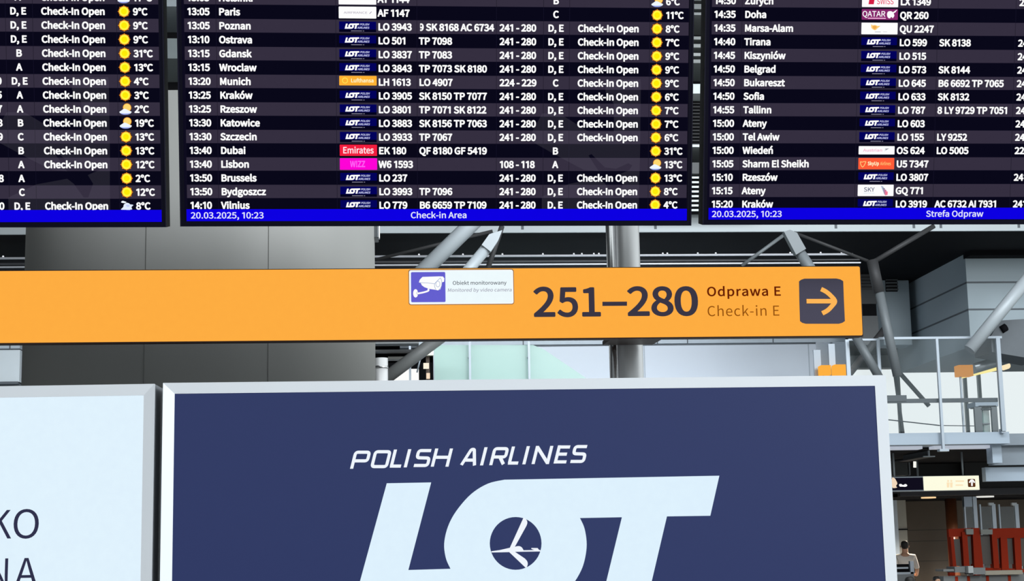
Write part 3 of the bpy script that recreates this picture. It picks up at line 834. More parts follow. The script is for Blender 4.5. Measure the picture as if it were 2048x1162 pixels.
left_rows = [('', '', '', '', '', r, z, s, i, t) for r, z, s, i, t in (
    ('', 'A', CIO, 'partly', '17°C'), ('', 'D, E', CIO, 'sun', '9°C'), ('', 'D, E', CIO, 'sun', '9°C'), ('', 'D, E', CIO, 'sun', '9°C'),
    ('', 'B', CIO, 'sun', '31°C'), ('', 'A', CIO, 'sun', '13°C'), ('0', 'D, E', CIO, 'sun', '4°C'), ('5', 'A', CIO, 'sun', '3°C'),
    ('7', 'A', CIO, 'partly', '2°C'), ('8', 'B', CIO, 'partly', '19°C'), ('9', 'C', CIO, 'sun', '13°C'), ('', 'B', CIO, 'sun', '13°C'),
    ('', 'A', CIO, 'sun', '12°C'), ('8', 'A', '', 'sun', '2°C'), ('', 'C', '', 'sun', '12°C'), ('0', 'D, E', CIO, 'clouds', '8°C'))]
right_rows = [(a, b, c, d, e, r, '', '', '', '') for a, b, c, d, e, r in (
    ('14:30', 'Zurych', 'swiss', 'LX 1349', '', '224 - 229'), ('14:35', 'Doha', 'maroon', 'QR 260', '', ''),
    ('14:35', 'Marsa-Alam', 'orange_bird', 'QU 2247', '', ''), ('14:40', 'Tirana', 'navy', 'LO 599', 'SK 8138', R41),
    ('14:45', 'Kiszyniów', 'navy', 'LO 515', '', R41), ('14:50', 'Belgrad', 'navy', 'LO 573', 'SK 8144', R41),
    ('14:50', 'Bukareszt', 'navy', 'LO 645', 'B6 6692 TP 7065', R41), ('14:50', 'Sofia', 'navy', 'LO 633', 'SK 8132', R41),
    ('14:55', 'Tallinn', 'navy', 'LO 787', '8 LY 9729 TP 7051', R41), ('15:00', 'Ateny', 'navy', 'LO 603', '', R41),
    ('15:00', 'Tel Awiw', 'navy', 'LO 155', 'LY 9252', R41), ('15:00', 'Wiedeń', 'austrian', 'OS 624', 'LO 5005', '224 - 229'),
    ('15:05', 'Sharm El Sheikh', 'orange', 'U5 7347', '', ''), ('15:10', 'Rzeszów', 'navy', 'LO 3807', '', R41),
    ('15:15', 'Ateny', 'sky', 'GQ 771', '', ''), ('15:20', 'Kraków', 'navy', 'LO 3919', 'AC 6732 AI 7931', R41))]

rad = math.radians


def board_plane(px, py, y, yaw, tilt, roll, shift):
    p = Plane(at(px, py, y), rad(yaw), rad(tilt), rad(roll))
    p.o = p.o + p.m.col[0] * shift
    return p


flight_board(board_plane(871.5, 452, 5.35, -0.219, 14.716, 0.137, 0.0099), centre_rows, -1, (1.0, 0.0),
             'middle flight display with weather column, blue bottom bar reading Check-in Area', '20.03.2025, 10:23', 'Check-in Area', 0.189)
flight_board(board_plane(333.4, 454.3, 5.3406, -1.105, 13.5, 0.321, -0.8545), left_rows, -1, (1.0, -0.004),
             'flight display cut by the frame edge, showing only check-in status and temperatures', '', '', 0)
flight_board(board_plane(1404.3, 449.6, 5.3301, -1.2, 15.0, 0.344, 0.8545), right_rows, -1, (1.0134, 0.0083),
             'flight display listing afternoon departures, blue bottom bar reading Strefa Odpraw', '20.03.2025, 10:23', 'Strefa Odpraw', 0.1995)


# ------------------------------------------------------------------ orange wayfinding sign
ORANGE = emit('sign_orange', (255, 173, 66))
INK = emit('sign_ink', (58, 54, 68))             # print on the backlit face, made self-lit so overlapping letter faces stay even
PLATE = pbr('sign_plate', (62, 58, 76), 0.5, 0, 0.04, 30, spec=0.2)
BROWN = emit('sign_brown_ink', (102, 30, 4))
BROWN2 = emit('sign_light_brown_ink', (146, 80, 14))
DARKBROWN = pbr('sign_housing', (46, 24, 14), 0.45, 0.1, 0.08, 12, spec=0.3)

sp = Plane(at(862, 678.4, 5.55), 0.0, rad(2.2), 0.0)
sign = empty('wayfinding_sign')
sp.pose(sign)
tag(sign, 'long orange illuminated sign pointing right to desks 251–280, under the flight displays', 'sign')
sr = sp.uv(1722.3, 602)[0]
st = sp.uv(860, 537.6)[1]
sl = sp.uv(-160, 610)[0]
m = MB()
m.box(sl - 0.004, sr + 0.0035, 0.001, 0.055, -0.004, st + 0.003, DARKBROWN)
m.build('housing', sign, bevel=0.002)
m = MB()
m.box(sl, sr, 0.0552, 0.058, 0.0, st, pbr('reflector_pale', (196, 198, 200), 0.5))  # pale unseen sheet added to bounce light onto the column
m.build('back_reflector', sign)
m = MB()
m.poly([rounded(sl, sr, 0.0, st, 0.006)], -0.0005, ORANGE)
m.build('face', sign)


def uvs(plane, pts):
    return [plane.uv(*p) for p in pts]


def zoom(ox, oy, k):
    return lambda l: [(ox + x / k, oy + y / k) for x, y in l]


def sign_text(name, s, px0, px1, py_base, py_top, mat, bold, parent, plane, y=-0.0012, track=0, shear=0.0):
    x0, z0 = plane.uv(px0, py_base)
    x1, _ = plane.uv(px1, py_base)
    _, z1 = plane.uv((px0 + px1) / 2, py_top)
    mb = MB()
    text(mb, s, x0, z0, z1 - z0, y, mat, width=x1 - x0, bold=bold, track=track, shear=shear)
    return mb.build(name, parent)


m = MB()
zc = zoom(1050, 560, 5.689)


def num(s, X0, X1, Zb, Zt):
    (a,), (b,) = zc([(X0, Zb)]), zc([(X1, Zt)])
    x0, z0 = sp.uv(*a)
    x1, z1 = sp.uv(*b)
    text(m, s, x0, z0, z1 - z0, -0.0012, INK, width=x1 - x0, bold=24)


num('2', 92, 352, 422, 80)
num('5', 368, 612, 420, 82)
num('1', 620, 876, 418, 82)
num('2', 1160, 1424, 412, 75)
num('8', 1428, 1694, 410, 75)
num('0', 1690, 1976, 408, 75)
m.poly([uvs(sp, zc([(880, 248), (1160, 246), (1160, 294), (880, 296)]))], -0.0012, INK)
m.build('number_lettering', sign)
sign_text('direction_lettering', 'Odprawa E', 1413.2, 1562.6, 592.6, 573.4, BROWN, 20, sign, sp, track=52)
sign_text('direction_lettering', 'Check-in E', 1413.8, 1560.2, 632.4, 611.8, BROWN2, 0, sign, sp, track=40)
za = zoom(1400, 545, 6.206)
m = MB()
plate = za([(1228, 110), (1255, 90), (1295, 77), (1690, 75), (1740, 86), (1776, 108), (1785, 350), (1797, 604), (1765, 625), (1722, 637), (1312, 637),
            (1268, 625), (1240, 603), (1232, 350)])
m.slab([uvs(sp, plate)], -0.0018, 0.0, PLATE)
pic = m.build('arrow_plate', sign)
m = MB()
w = 58 / 6.206 / 587
AR = emit('sign_arrow', (255, 182, 88))
m.stroke(uvs(sp, za([(1320, 357), (1668, 357)])), w, -0.0026, AR)
m.stroke(uvs(sp, za(spline([(1500, 207), (1560, 238), (1620, 288), (1672, 357), (1632, 420), (1580, 472), (1515, 508)], 5))), w, -0.0027, AR)
m.build('arrow', pic)

# camera notice stuck on the sign
zn = zoom(810, 530, 8.904)
NB, NW = emit('notice_blue', (101, 96, 208)), emit('notice_white', (238, 250, 255))
NPURE, NINK, NINK2 = emit('notice_pure_white', (255, 255, 255)), emit('notice_grey', (112, 118, 126)), emit('notice_pale_grey', (156, 156, 174))
NLINE = emit('notice_line', (150, 168, 206))
(cx0, cz1), (cx1, cz0) = [sp.uv(*p) for p in zn([(72, 96), (1932, 690)])]
m = MB()
m.slab([rounded(cx0 - 0.0025, cx1 + 0.0025, cz0 - 0.0025, cz1 + 0.0025, 0.0085)], -0.0030, -0.0006, pbr('notice_rim', (150, 100, 62), 0.5))
m.poly([rounded(cx0, cx1, cz0, cz1, 0.007)], -0.0034, NPURE)
m.poly([rounded(cx0 + 0.003, cx1 - 0.003, cz0 + 0.003, cz1 - 0.003, 0.005)], -0.0036, NW)
notice = m.build('notice', sign)
notice['label'] = 'white camera notice with blue pictogram stuck on the orange sign'
m = MB()
(bx0, bz1), (bx1, bz0) = [sp.uv(*p) for p in zn([(105, 130), (722, 662)])]
m.poly([rounded(bx0, bx1, bz0, bz1, 0.004)], -0.0040, NB)
P = lambda pts, d, mat: m.poly([uvs(sp, zn(pts))], d, mat)
P([(248, 312), (262, 265), (310, 215), (610, 205), (675, 208), (700, 240), (695, 300), (660, 312), (655, 370), (630, 435), (585, 455), (545, 445), (430, 428), (345, 398),
   (300, 365), (280, 325)], -0.0044, NPURE)
m.stroke(uvs(sp, zn([(250, 318), (400, 322), (525, 338), (560, 300), (628, 232)])), 0.0016, -0.0048, NLINE)
m.stroke(uvs(sp, zn(spline([(525, 338), (528, 390), (548, 440)], 4))), 0.0016, -0.0048, NLINE)
m.stroke(uvs(sp, zn(spline([(628, 232), (648, 270), (655, 330), (640, 400), (600, 450)], 4))), 0.0016, -0.0048, NLINE)
ring = uvs(sp, zn([(585 + 36 * math.cos(t * math.pi / 10), 342 + 52 * math.sin(t * math.pi / 10)) for t in range(21)]))
m.stroke(ring, 0.0016, -0.0048, NLINE)
m.stroke(uvs(sp, zn(spline([(410, 425), (415, 460), (330, 490), (215, 512)], 4))), 0.0058, -0.0046, NPURE)
P([(188 + 44 * math.cos(t * math.pi / 12), 507 + 74 * math.sin(t * math.pi / 12)) for t in range(24)], -0.0044, NPURE)
m.stroke(uvs(sp, zn([(228, 470), (205, 500), (228, 540)])), 0.0014, -0.0050, NLINE)
m.build('camera_pictogram', notice)
m = MB()
for s, x0, x1, zb, zt, mat, b, sh in (('Obiekt monitorowany', 846, 1806, 356, 284, NINK, 18, 0.0), ('Monitored by video camera', 752, 1900, 480, 413, NINK2, 8, 0.16)):
    (a,), (c,) = zn([(x0, zb)]), zn([(x1, zt)])
    u0, v0 = sp.uv(*a)
    u1, v1 = sp.uv(*c)
    text(m, s, u0, v0 + (0.0 if not sh else 0.0), v1 - v0, -0.0042, mat, width=u1 - u0, bold=b, shear=sh)
m.build('notice_lettering', notice)

# ------------------------------------------------------------------ steel post that carries sign and displays
CHROME = pbr('polished_steel', (244, 244, 246), 0.42, 0.7, 0.03, 3.0, (1, 1, 0.05))
CHROME2 = pbr('polished_steel_strip', (246, 246, 248), 0.2, 1.0, 0.02, 3.0)
PY = 5.92
pl, pr_, pg = at(1214.5, 600, PY).x, at(1282.5, 600, PY).x, at(1230.5, 600, PY).x
pz = 3.85
post = empty('support_post', ((pl + pr_) / 2, PY, 0))
tag(post, 'polished steel post rising behind the orange sign to the flight displays', 'post')
ox = (pl + pr_) / 2
r_main = (pr_ - pg) / 2
m = MB()
m.tube((pr_ - r_main - ox, 0, 0), (pr_ - r_main - ox, 0, pz), r_main, CHROME, n=40)
m.build('main_tube', post, smooth=True)
m = MB()
r2 = (pg - pl) / 2 + 0.003
m.tube((pl + r2 - ox, -0.012, 0), (pl + r2 - ox, -0.012, pz), r2, CHROME2, n=28)
m.build('side_tube', post, smooth=True)
m = MB()
zb = at(1250, 681, 5.68).z - sign.location.z
sx_ = ox - sign.location.x
m.box(pl - ox + sx_ - 0.03, pr_ - ox + sx_ + 0.03, 0.055, 0.32, zb - 0.004, zb + 0.012, DARKBROWN)
m.box(pl - ox + sx_ - 0.01, pr_ - ox + sx_ + 0.01, 0.055, 0.31, zb + 0.03, zb + 0.17, DARKBROWN)
m.build('bracket', sign, bevel=0.003)
m = MB()
m.box(-0.14, 0.14, -0.14, 0.14, 0.0, 0.015, STEEL)
m.build('base_plate', post)
hz, hy_ = 3.825, 5.09
tubeo = MB()
tubeo.tube((-2.4, hy_, hz), (2.75, hy_, hz), 0.03, STEEL, n=16)
ht = tubeo.build('hanging_tube', smooth=True)
tag(ht, 'grey horizontal steel tube carrying the rods above the flight displays', 'tube')
m = MB()
m.box(ox - 0.04, ox + 0.04, hy_ + 0.02, PY - r_main - 0.004, hz - 0.03, hz + 0.03, STEEL)
m.build('tube_bracket', ht)

# ------------------------------------------------------------------ clad column
CLAD = pbr('brushed_cladding', (186, 186, 184), 0.66, 0.45, 0.10, 2.2, (1.0, 1.0, 0.35))
CLADJ = pbr('cladding_joint', (62, 62, 62), 0.6, 0.4)
CLADS = pbr('cladding_seam', (116, 116, 115), 0.6, 0.8)
KY = 6.75
kl, kr = at(45, 600, KY + 0.5).x, at(748.5, 600, KY).x
kt = at(342, 180, KY).z
kb = at(316, 826, KY).z
column = empty('clad_column', ((kl + kr) / 2, KY, 0))
tag(column, 'broad column clad in dull brushed metal behind the orange sign', 'column')
hw, hd = (kr - kl) / 2, 0.62
prof = []
N = 64
for i in range(N):
    t = 2 * math.pi * i / N
    c, s = math.cos(t), math.sin(t)
    e = 2 / 2.35
    prof.append((hw * math.copysign(abs(c) ** e, c), hd * math.copysign(abs(s) ** e, s) + hd))


def prism(mb, prof, z0, z1, mat):
    n = len(prof)
    for i in range(n):
        a, b = prof[i], prof[(i + 1) % n]
        mb.face([(a[0], a[1], z0), (b[0], b[1], z0), (b[0], b[1], z1), (a[0], a[1], z1)], mat)
    mb.face([(p[0], p[1], z1) for p in prof], mat)
    mb.face([(p[0], p[1], z0) for p in reversed(prof)], mat)


m = MB()
prism(m, prof, kb, kt, CLAD)
m.build('cladding', column, smooth=True)
m = MB()
prism(m, [(p[0] * 0.985, (p[1] - hd) * 0.985 + hd) for p in prof], kb - 0.09, kb, CLADJ)
prism(m, [(p[0] * 0.97, (p[1] - hd) * 0.97 + hd) for p in prof], 0.0, kb - 0.09, pbr('column_plinth', (34, 34, 36), 0.5))
m.build('plinth', column, smooth=True)
m = MB()
zb2 = at(756, 475, KY + hd - 0.06).z
m.box(hw - 0.02, hw + 0.018, hd - 0.06, hd + 0.06, zb2, zb2 + 0.5, STEEL)
m.box(hw + 0.018, hw + 0.024, hd - 0.062, hd - 0.03, zb2 - 0.004, zb2 + 0.5, CHROME2)
m.build('side_bracket', column, bevel=0.004)
m = MB()
for fx in (-0.22, 0.43):
    xx = fx * hw
    yy = hd - hd * (1 - abs(fx) ** 2.35) ** (1 / 2.35)
    m.box(xx - 0.001, xx + 0.001, yy - 0.001, yy + 0.004, kb, kt, CLADS)
m.build('sheet_joint', column)
m = MB()
m.box(hw * 0.3 - 0.004, hw * 0.3 + 0.004, -0.001, 0.02, kt - 0.06, kt - 0.03, CLADJ)
m.build('screw_hole', column)

# ------------------------------------------------------------------ advertising light boxes
ALU = pbr('frame_aluminium', (238, 242, 248), 0.4, 0.15, 0.03, 3.0, (1, 1, 1))
ALUJ = pbr('frame_joint', (150, 158, 168), 0.6, 0.2)
BOXSIDE = pbr('light_box_side', (150, 154, 160), 0.5, 0.3)
NAVY = pbr('navy_film', (14, 22, 50), 0.30, 0.0, 0.06, 14.0, spec=0.4, glow=(14, 28, 76))
PALEFILM = emit('white_film', (224, 242, 255))
LETTER = emit('letter_film', (222, 241, 255))
LETTER_HI = emit('slogan_film', (240, 246, 255))
INKNAVY = pbr('navy_ink', (28, 26, 66), 0.5)


def light_box(plane, x0, x1, zt, z0, rail_x, rail_z, film_mat, label, film_label):
    """Backlit poster case: housing, four mitred rails sloping in to the film, two feet."""
    root = empty('advertising_light_box')
    plane.pose(root)
    tag(root, label, 'advertising light box', 'advertising light boxes in a row')
    h = MB()
    h.box(x0, x1, 0.016, 0.16, z0, zt, BOXSIDE)
    h.build('housing', root)
    d0, d1 = 0.0, 0.009
    ix0, ix1, iz1, iz0 = x0 + rail_x, x1 - rail_x, zt - rail_z, z0 + rail_z
    O = [(x0, zt), (x1, zt), (x1, z0), (x0, z0)]
    I = [(ix0, iz1), (ix1, iz1), (ix1, iz0), (ix0, iz0)]
    for i in range(4):
        j = (i + 1) % 4
        a, b, c, d = O[i], O[j], I[j], I[i]
        q = MB()
        q.face([(a[0], d0, a[1]), (b[0], d0, b[1]), (c[0], d1, c[1]), (d[0], d1, d[1])], ALU)
        q.face([(a[0], d0, a[1]), (a[0], 0.03, a[1]), (b[0], 0.03, b[1]), (b[0], d0, b[1])], ALU)
        q.face([(d[0], d1, d[1]), (c[0], d1, c[1]), (c[0], 0.016, c[1]), (d[0], 0.016, d[1])], ALUJ)
        # mitre line
        mx = 0.0012 if a[0] < b[0] or a[1] < b[1] else -0.0012
        q.build('frame_rail', root)
    p = MB()
    p.rect(ix0 - 0.002, ix1 + 0.002, iz0 - 0.002, iz1 + 0.002, 0.0115, film_mat)
    f = p.build('poster_film', root)
    f['label'] = film_label
    for s in (0.22, 0.78):
        g = MB()
        xm = x0 + (x1 - x0) * s
        g.box(xm - 0.05, xm + 0.05, 0.03, 0.12, 0.0 - plane.o.z, z0, BOXSIDE)
        g.box(xm - 0.12, xm + 0.12, -0.12, 0.26, 0.0 - plane.o.z, 0.014 - plane.o.z, BOXSIDE)
        g.build('foot', root)
    return root, f


cp = Plane(at(1048, 758, 5.6), 0.0, 0.0, 0.0)
ob = [cp.uv(323, 964)[0], cp.uv(1783.2, 955)[0], cp.uv(1048, 758)[1]]
ib = [cp.uv(346, 975)[0], cp.uv(1762.3, 967)[0], cp.uv(1050, 779)[1]]
big, film_big = light_box(cp, ob[0], ob[1], ob[2], 0.62 - cp.o.z, (ib[0] - ob[0] + ob[1] - ib[1]) / 2, ob[2] - ib[2], NAVY,
                          'navy advertising light box with a huge white emblem word and round plane badge', 'deep navy poster film')
zl = zoom(640, 860, 2.3814)
FY = 0.0108
m = MB()
m.poly([uvs(cp, zl(_word_px)), uvs(cp, zl(_word_hole))], FY, LETTER)
m.build('emblem_lettering', film_big)
ze = zoom(960, 1010, 7.647)
m = MB()
m.poly([uvs(cp, ze([(178, 707), (300, 690), (460, 654), (668, 196), (690, 196)] + spline([(690, 196), (722, 240), (727, 280), (712, 322)], 4)[1:] + [(536, 640)]
                   + spline([(536, 640), (570, 630), (610, 630), (645, 650), (670, 692)], 4)[1:]
                   + [(840, 688), (812, 680), (788, 668), (790, 657), (886, 658), (905, 684), (932, 694), (926, 710), (800, 712), (538, 716)]
                   + [(690, 818)] + spline([(690, 818), (726, 862), (734, 910), (716, 956)], 4)[1:] + [(700, 958), (575, 838), (450, 720), (182, 726)]))], FY, LETTER_HI)
m.build('plane_badge', film_big)

# slanted slogan, drawn as squarish strokes on a 1 x 1 grid
SQ = {
    'P': (0.92, [[(0, -0.11), (0, 1), (0.92, 1), (0.92, 0.42), (0, 0.42)]]),
    'O': (0.94, [[(0.5, 1), (0.0, 1), (0.0, 0), (0.94, 0), (0.94, 1), (0.45, 1)]]),
    'L': (0.72, [[(0, 1.11), (0, 0)], [(-0.10, 0), (0.72, 0)]]),
    'I': (0.0, [[(0, -0.11), (0, 1.11)]]),
    'S': (0.84, [[(0.84, 1), (0.0, 1), (0.0, 0.52), (0.84, 0.50), (0.84, 0), (-0.08, 0)]]),
    'H': (0.92, [[(0, -0.11), (0, 1.11)], [(0.92, -0.11), (0.92, 1.11)], [(0, 0.52), (0.92, 0.52)]]),
    'A': (1.0, [[(0, -0.05), (0.46, 1.0), (0.68, 1.0), (1.0, -0.08)], [(0.16, 0.28), (0.90, 0.28)]]),
    'R': (0.94, [[(0, -0.11), (0, 1), (0.92, 1), (0.92, 0.44), (0, 0.44)], [(0.52, 0.44), (0.90, -0.05)]]),
    'N': (0.94, [[(0, -0.11), (0, 1.11)], [(0.04, 1.0), (0.90, 0.0)], [(0.94, -0.11), (0.94, 1.11)]]),
    'E': (0.78, [[(0, -0.11), (0, 1.11)], [(0, 1), (0.78, 1)], [(0, 0), (0.78, 0)], [(0, 0.52), (0.68, 0.52)]]),
}


def soft(pts, r, n=5):
    """Round the corners of an open line."""
    if len(pts) < 3:
        return pts
    out = [pts[0]]
    for a, b, c in zip(pts[:-2], pts[1:-1], pts[2:]):
        a, b, c = Vector(a), Vector(b), Vector(c)
        la, lc = (a - b).length, (c - b).length
        k = min(r, la * 0.48, lc * 0.48)
        p, q = b + (a - b).normalized() * k, b + (c - b).normalized() * k
        for i in range(n + 1):
            t = i / n
            out.append(tuple(p * (1 - t) ** 2 + b * 2 * t * (1 - t) + q * t * t))
    out.append(pts[-1])
    return out


def ribbon(pts, w):
    t = MB()
    t.stroke(pts, w, 0.0, LETTER_HI)
    return [[(t.v[i][0], t.v[i][2]) for i in f] for f in t.f]


m = MB()
SC = 2.3814
cells = [('P', 152, 218), ('O', 247, 316), ('L', 340, 386), ('I', 408, 408), ('S', 453, 512), ('H', 537, 607), ('A', 675, 738), ('I', 772, 772), ('R', 816, 878), ('L', 903, 945),
         ('I', 974, 974), ('N', 1018, 1086), ('E', 1123, 1175), ('S', 1200, 1256)]
for c, X0, X1 in cells:
    wd, strokes = SQ[c]
    bz = 176 - 0.0257 * (X0 - 145)
    for s in strokes:
        pts = soft([(X0 + (gx / wd if wd else 0) * (X1 - X0), gz * 71.0) for gx, gz in s], 13.0)
        for q in ribbon(pts, 15.0):
            m.face([(p[0], FY, p[1]) for p in uvs(cp, zl([(x + 0.25 * z, bz - z) for x, z in q]))], LETTER_HI)
m.build('slogan_lettering', film_big)

lp = Plane(at(308.2, 767.2, 5.6), rad(-2.6), 0.0, 0.0)
rx = lp.uv(305.5, 964)[0]
irx = lp.uv(283.5, 964)[0]
ltop = lp.uv(154, 770)[1]
litop = lp.uv(143, 792.4)[1]
small, film_small = light_box(lp, rx - 2.2, rx, ltop, 0.62 - lp.o.z, rx - irx, ltop - litop, PALEFILM,
                              'white advertising light box with thin navy capitals, cut by the frame edge', 'pale bluish white poster film')
zk = zoom(0, 990, 6.758)
m = MB()


def big_letter(c, X0, X1, Zb, Zt, bold=0):
    (a,), (b,) = zk([(X0, Zb)]), zk([(X1, Zt)])
    x0, z0 = lp.uv(*a)
    x1, z1 = lp.uv(*b)
    adv, pts, tri = glyph(c, bold)
    gx0, gx1 = min(p[0] for p in pts), max(p[0] for p in pts)
    gz0, gz1 = min(p[1] for p in pts), max(p[1] for p in pts)
    m.tris([(x0 + (p[0] - gx0) / (gx1 - gx0) * (x1 - x0), FY, z0 + (p[1] - gz0) / (gz1 - gz0) * (z1 - z0)) for p in pts], tri, INKNAVY)


big_letter('K', -133, 150, 592, 200)
big_letter('O', 166, 519, 594, 184)
m.build('capital_lettering', film_small)
m = MB()
big_letter('N', -160, 100, 1262, 856)
big_letter('A', 180, 504, 1243, 848)
m.build('capital_lettering', film_small)


# ------------------------------------------------------------------ the hall behind
CONC = pbr('floor_stone', (138, 138, 136), 0.35, 0, 0.1, 0.8)
DARK = pbr('ceiling_black', (20, 20, 24), 0.8, 0, 0.15, 1.5, spec=0.1)
DARKWALL = pbr('hall_dark_wall', (26, 26, 29), 0.8, 0, 0.2, 0.5, spec=0.1)
FASCIA = pbr('fascia_white', (186, 194, 198), 0.5, 0, 0.03, 0.6)
JOINT = pbr('panel_joint', (96, 102, 108), 0.7, 0)
PALEWALL = pbr('gallery_white_wall', (212, 221, 232), 0.5, 0, 0.03, 0.4)
GREYWALL = pbr('hall_grey_wall', (120, 122, 124), 0.7, 0, 0.06, 0.4)
TUBE = pbr('strut_paint', (186, 194, 200), 0.45, 0.1, 0.05, 1.5)
TUBED = pbr('strut_paint_grey', (118, 124, 128), 0.5, 0.1, 0.06, 1.5)
TUBEK = pbr('strut_dark_and_shade', (62, 62, 64), 0.6, 0.1, 0.1, 1.5)
CLADPANEL = pbr('facade_panel', (168, 182, 190), 0.55, 0.05, 0.04, 0.3)
PAINT = pbr('balcony_paint', (172, 186, 200), 0.5, 0.05, 0.04, 0.6)
RAILG = pbr('balustrade_metal', (168, 178, 188), 0.4, 0.3, 0.05, 2.0)
DARKRAIL = pbr('dark_handrail', (56, 62, 68), 0.4, 0.3, 0.05, 2.0)
CLEAR = glass('clear_pane', (200, 215, 220), 0.05)
GREENGLASS = glass('green_pane', (176, 208, 200), 0.72, 0.25)

m = MB()
m.box(-30, 45, -16, 62, -0.2, 0.0, CONC)
structure(m.build('floor'))
m = MB()
m.box(-14, -13.7, -16, 30, 0, 12, pbr('hall_charcoal_wall', (52, 52, 54), 0.7, 0, 0.06, 0.4))  # unseen wall, added and kept dark to darken the column's left side
structure(m.build('wall_left_unseen'))
m = MB()
m.box(-14, -3.5, -16, 30, 12.0, 12.3, GREYWALL)  # unseen ceiling, shaped with an opening so sky light reaches the boards
m.box(-3.5, 24, 21, 30, 12.0, 12.3, GREYWALL)
structure(m.build('ceiling'))

# fascia of the lower ceiling
FYD = 30.0
fz0, fz1 = at(1420, 464, FYD).z, at(1398, 429, FYD).z
fx0, fx1 = at(-200, 460, FYD).x, at(2180, 460, FYD).x
m = MB()
m.box(fx0, fx1, FYD, FYD + 0.5, fz0 + 0.32, fz1, FASCIA)
m.box(fx0, fx1, FYD, FYD + 0.04, fz0, fz0 + 0.32, FASCIA)
for px in (-30, 1045, 1311, 1672, 1828, 1882, 2038):
    x = at(px, 458, FYD).x
    m.box(x - 0.025, x + 0.025, FYD - 0.004, FYD, fz0 + 0.06, fz1, JOINT)
m.box(fx0, fx1, FYD - 0.02, FYD, fz0, fz0 + 0.03, FASCIA)
structure(m.build('trim_1'))
m = MB()
m.box(fx0, fx1 + 12, FYD + 0.04, 50.4, fz0, fz0 + 0.3, DARK)
structure(m.build('ceiling_lower'))
m = MB()
m.box(-30, at(1640, 700, 52).x, 52, 52.3, 0, 16, DARKWALL)
structure(m.build('wall_far'))
m = MB()
m.box(fx0, fx1 + 6, 30.5, 30.8, fz0 + 0.3, 17, DARKWALL)
structure(m.build('wall_upper'))

# slats, boxes and beams glimpsed in the slots between the displays
def beam(name, px0, px1, py0, py1, y, d, mat, label, cat, group=None):
    if y < 30.5:
        d = 30.5 - y
    a, b = at((px0 + px1) / 2, py0, y), at((px0 + px1) / 2, py1, y)
    o = MB()
    o.box(at(px0, (py0 + py1) / 2, y).x, at(px1, (py0 + py1) / 2, y).x, y, y + d, b.z, a.z, mat)
    q = o.build(name)
    tag(q, label, cat, group)
    return q


beam('roof_beam', 120, 640, -40, 13, 29.0, 0.5, pbr('beam_pale', (206, 216, 222), 0.5), 'pale roof beam seen at the top of the slot left of the middle display', 'beam')
beam('roof_beam', 120, 640, 77, 117, 29.0, 0.5, pbr('beam_grey', (150, 160, 162), 0.5), 'grey roof beam seen halfway down the slot above the clad column', 'beam')
lou = empty('ventilation_louvre', (at(1398, 390, 29.5).x, 29.6, at(1398, 390, 29.5).z))
tag(lou, 'bank of pale horizontal louvre slats in the slot right of the middle display', 'louvre')
SLAT = pbr('slat_white', (186, 192, 194), 0.45, 0.2)
lx0, lx1 = at(1290, 390, 29.5).x, at(1520, 390, 29.5).x
for k in range(8):
    py = 354.5 + k * 9.3
    a = at(1398, py, 29.5) - lou.location
    s = MB()
    s.face([(lx0 - lou.location.x, a.y + 0.02, a.z - 0.024), (lx1 - lou.location.x, a.y + 0.02, a.z - 0.024), (lx1 - lou.location.x, a.y + 0.10, a.z + 0.02), (lx0 - lou.location.x, a.y + 0.10, a.z + 0.02)], SLAT)
    s.box(lx0 - lou.location.x, lx1 - lou.location.x, a.y, a.y + 0.02, a.z - 0.024, a.z + 0.014, SLAT)
    s.build('slat', lou)
s = MB()
s.box(lx0 - lou.location.x, lx1 - lou.location.x, 0.12, 0.9, fz1 - lou.location.z, at(1398, 352, 29.5).z - lou.location.z, DARKWALL)
s.build('louvre_back', lou)
dlo = empty('dark_louvre', (at(1398, 240, 29.5).x, 29.6, at(1398, 240, 29.5).z))
tag(dlo, 'bank of nearly black louvre slats above the grey box between two displays', 'louvre')
SLATK = pbr('slat_black', (40, 40, 42), 0.6)
for k in range(13):
    a = at(1398, 202 + k * 6.8, 29.5) - dlo.location
    s2 = MB()
    s2.box(lx0 - dlo.location.x, lx1 - dlo.location.x, 0.06, 0.13, a.z - 0.012, a.z + 0.006, SLATK)
    s2.build('slat', dlo)
s = MB()
s.box(lx0 - dlo.location.x, lx1 - dlo.location.x, 0.12, 0.88, at(1398, 287, 29.5).z - dlo.location.z, at(1398, 196, 29.5).z - dlo.location.z, DARKWALL)
s.build('louvre_back', dlo)
beam('equipment_box', 1300, 1500, 325, 347, 29.4, 0.15, pbr('box_grey', (88, 90, 92), 0.6), 'grey box just above the pale louvre slats', 'box')
beam('cable_tray', 1280, 1530, 289, 294, 29.3, 0.1, SLAT, 'thin bright tray above the grey box in the slot between displays', 'tray')
beam('cable_tray', 1280, 1530, 168, 187, 29.2, 0.2, pbr('tray_white', (226, 236, 236), 0.5), 'bright white box beam in the slot between middle and right displays', 'beam')
for py0, py1, c in ((73, 79, 150), (88, 95, 160), (106, 112, 170), (119, 126, 150), (25, 30, 168), (8, 18, 150), (-6, 1, 140)):
    beam('ceiling_lamella', 1300, 1500, py0, py1, 29.3, 0.12, pbr('lamella_%d' % c, (c, c + 4, c + 4), 0.5),
         'pale ceiling lamella high in the slot between the middle and right displays', 'lamella', 'ceiling lamellae in the slot')

# spotlight tracks under the lower ceiling
TRACK = pbr('track_white', (206, 208, 216), 0.4, 0.2)
TRACKD = pbr('track_grey', (74, 74, 78), 0.5, 0.2)
spots_y = []


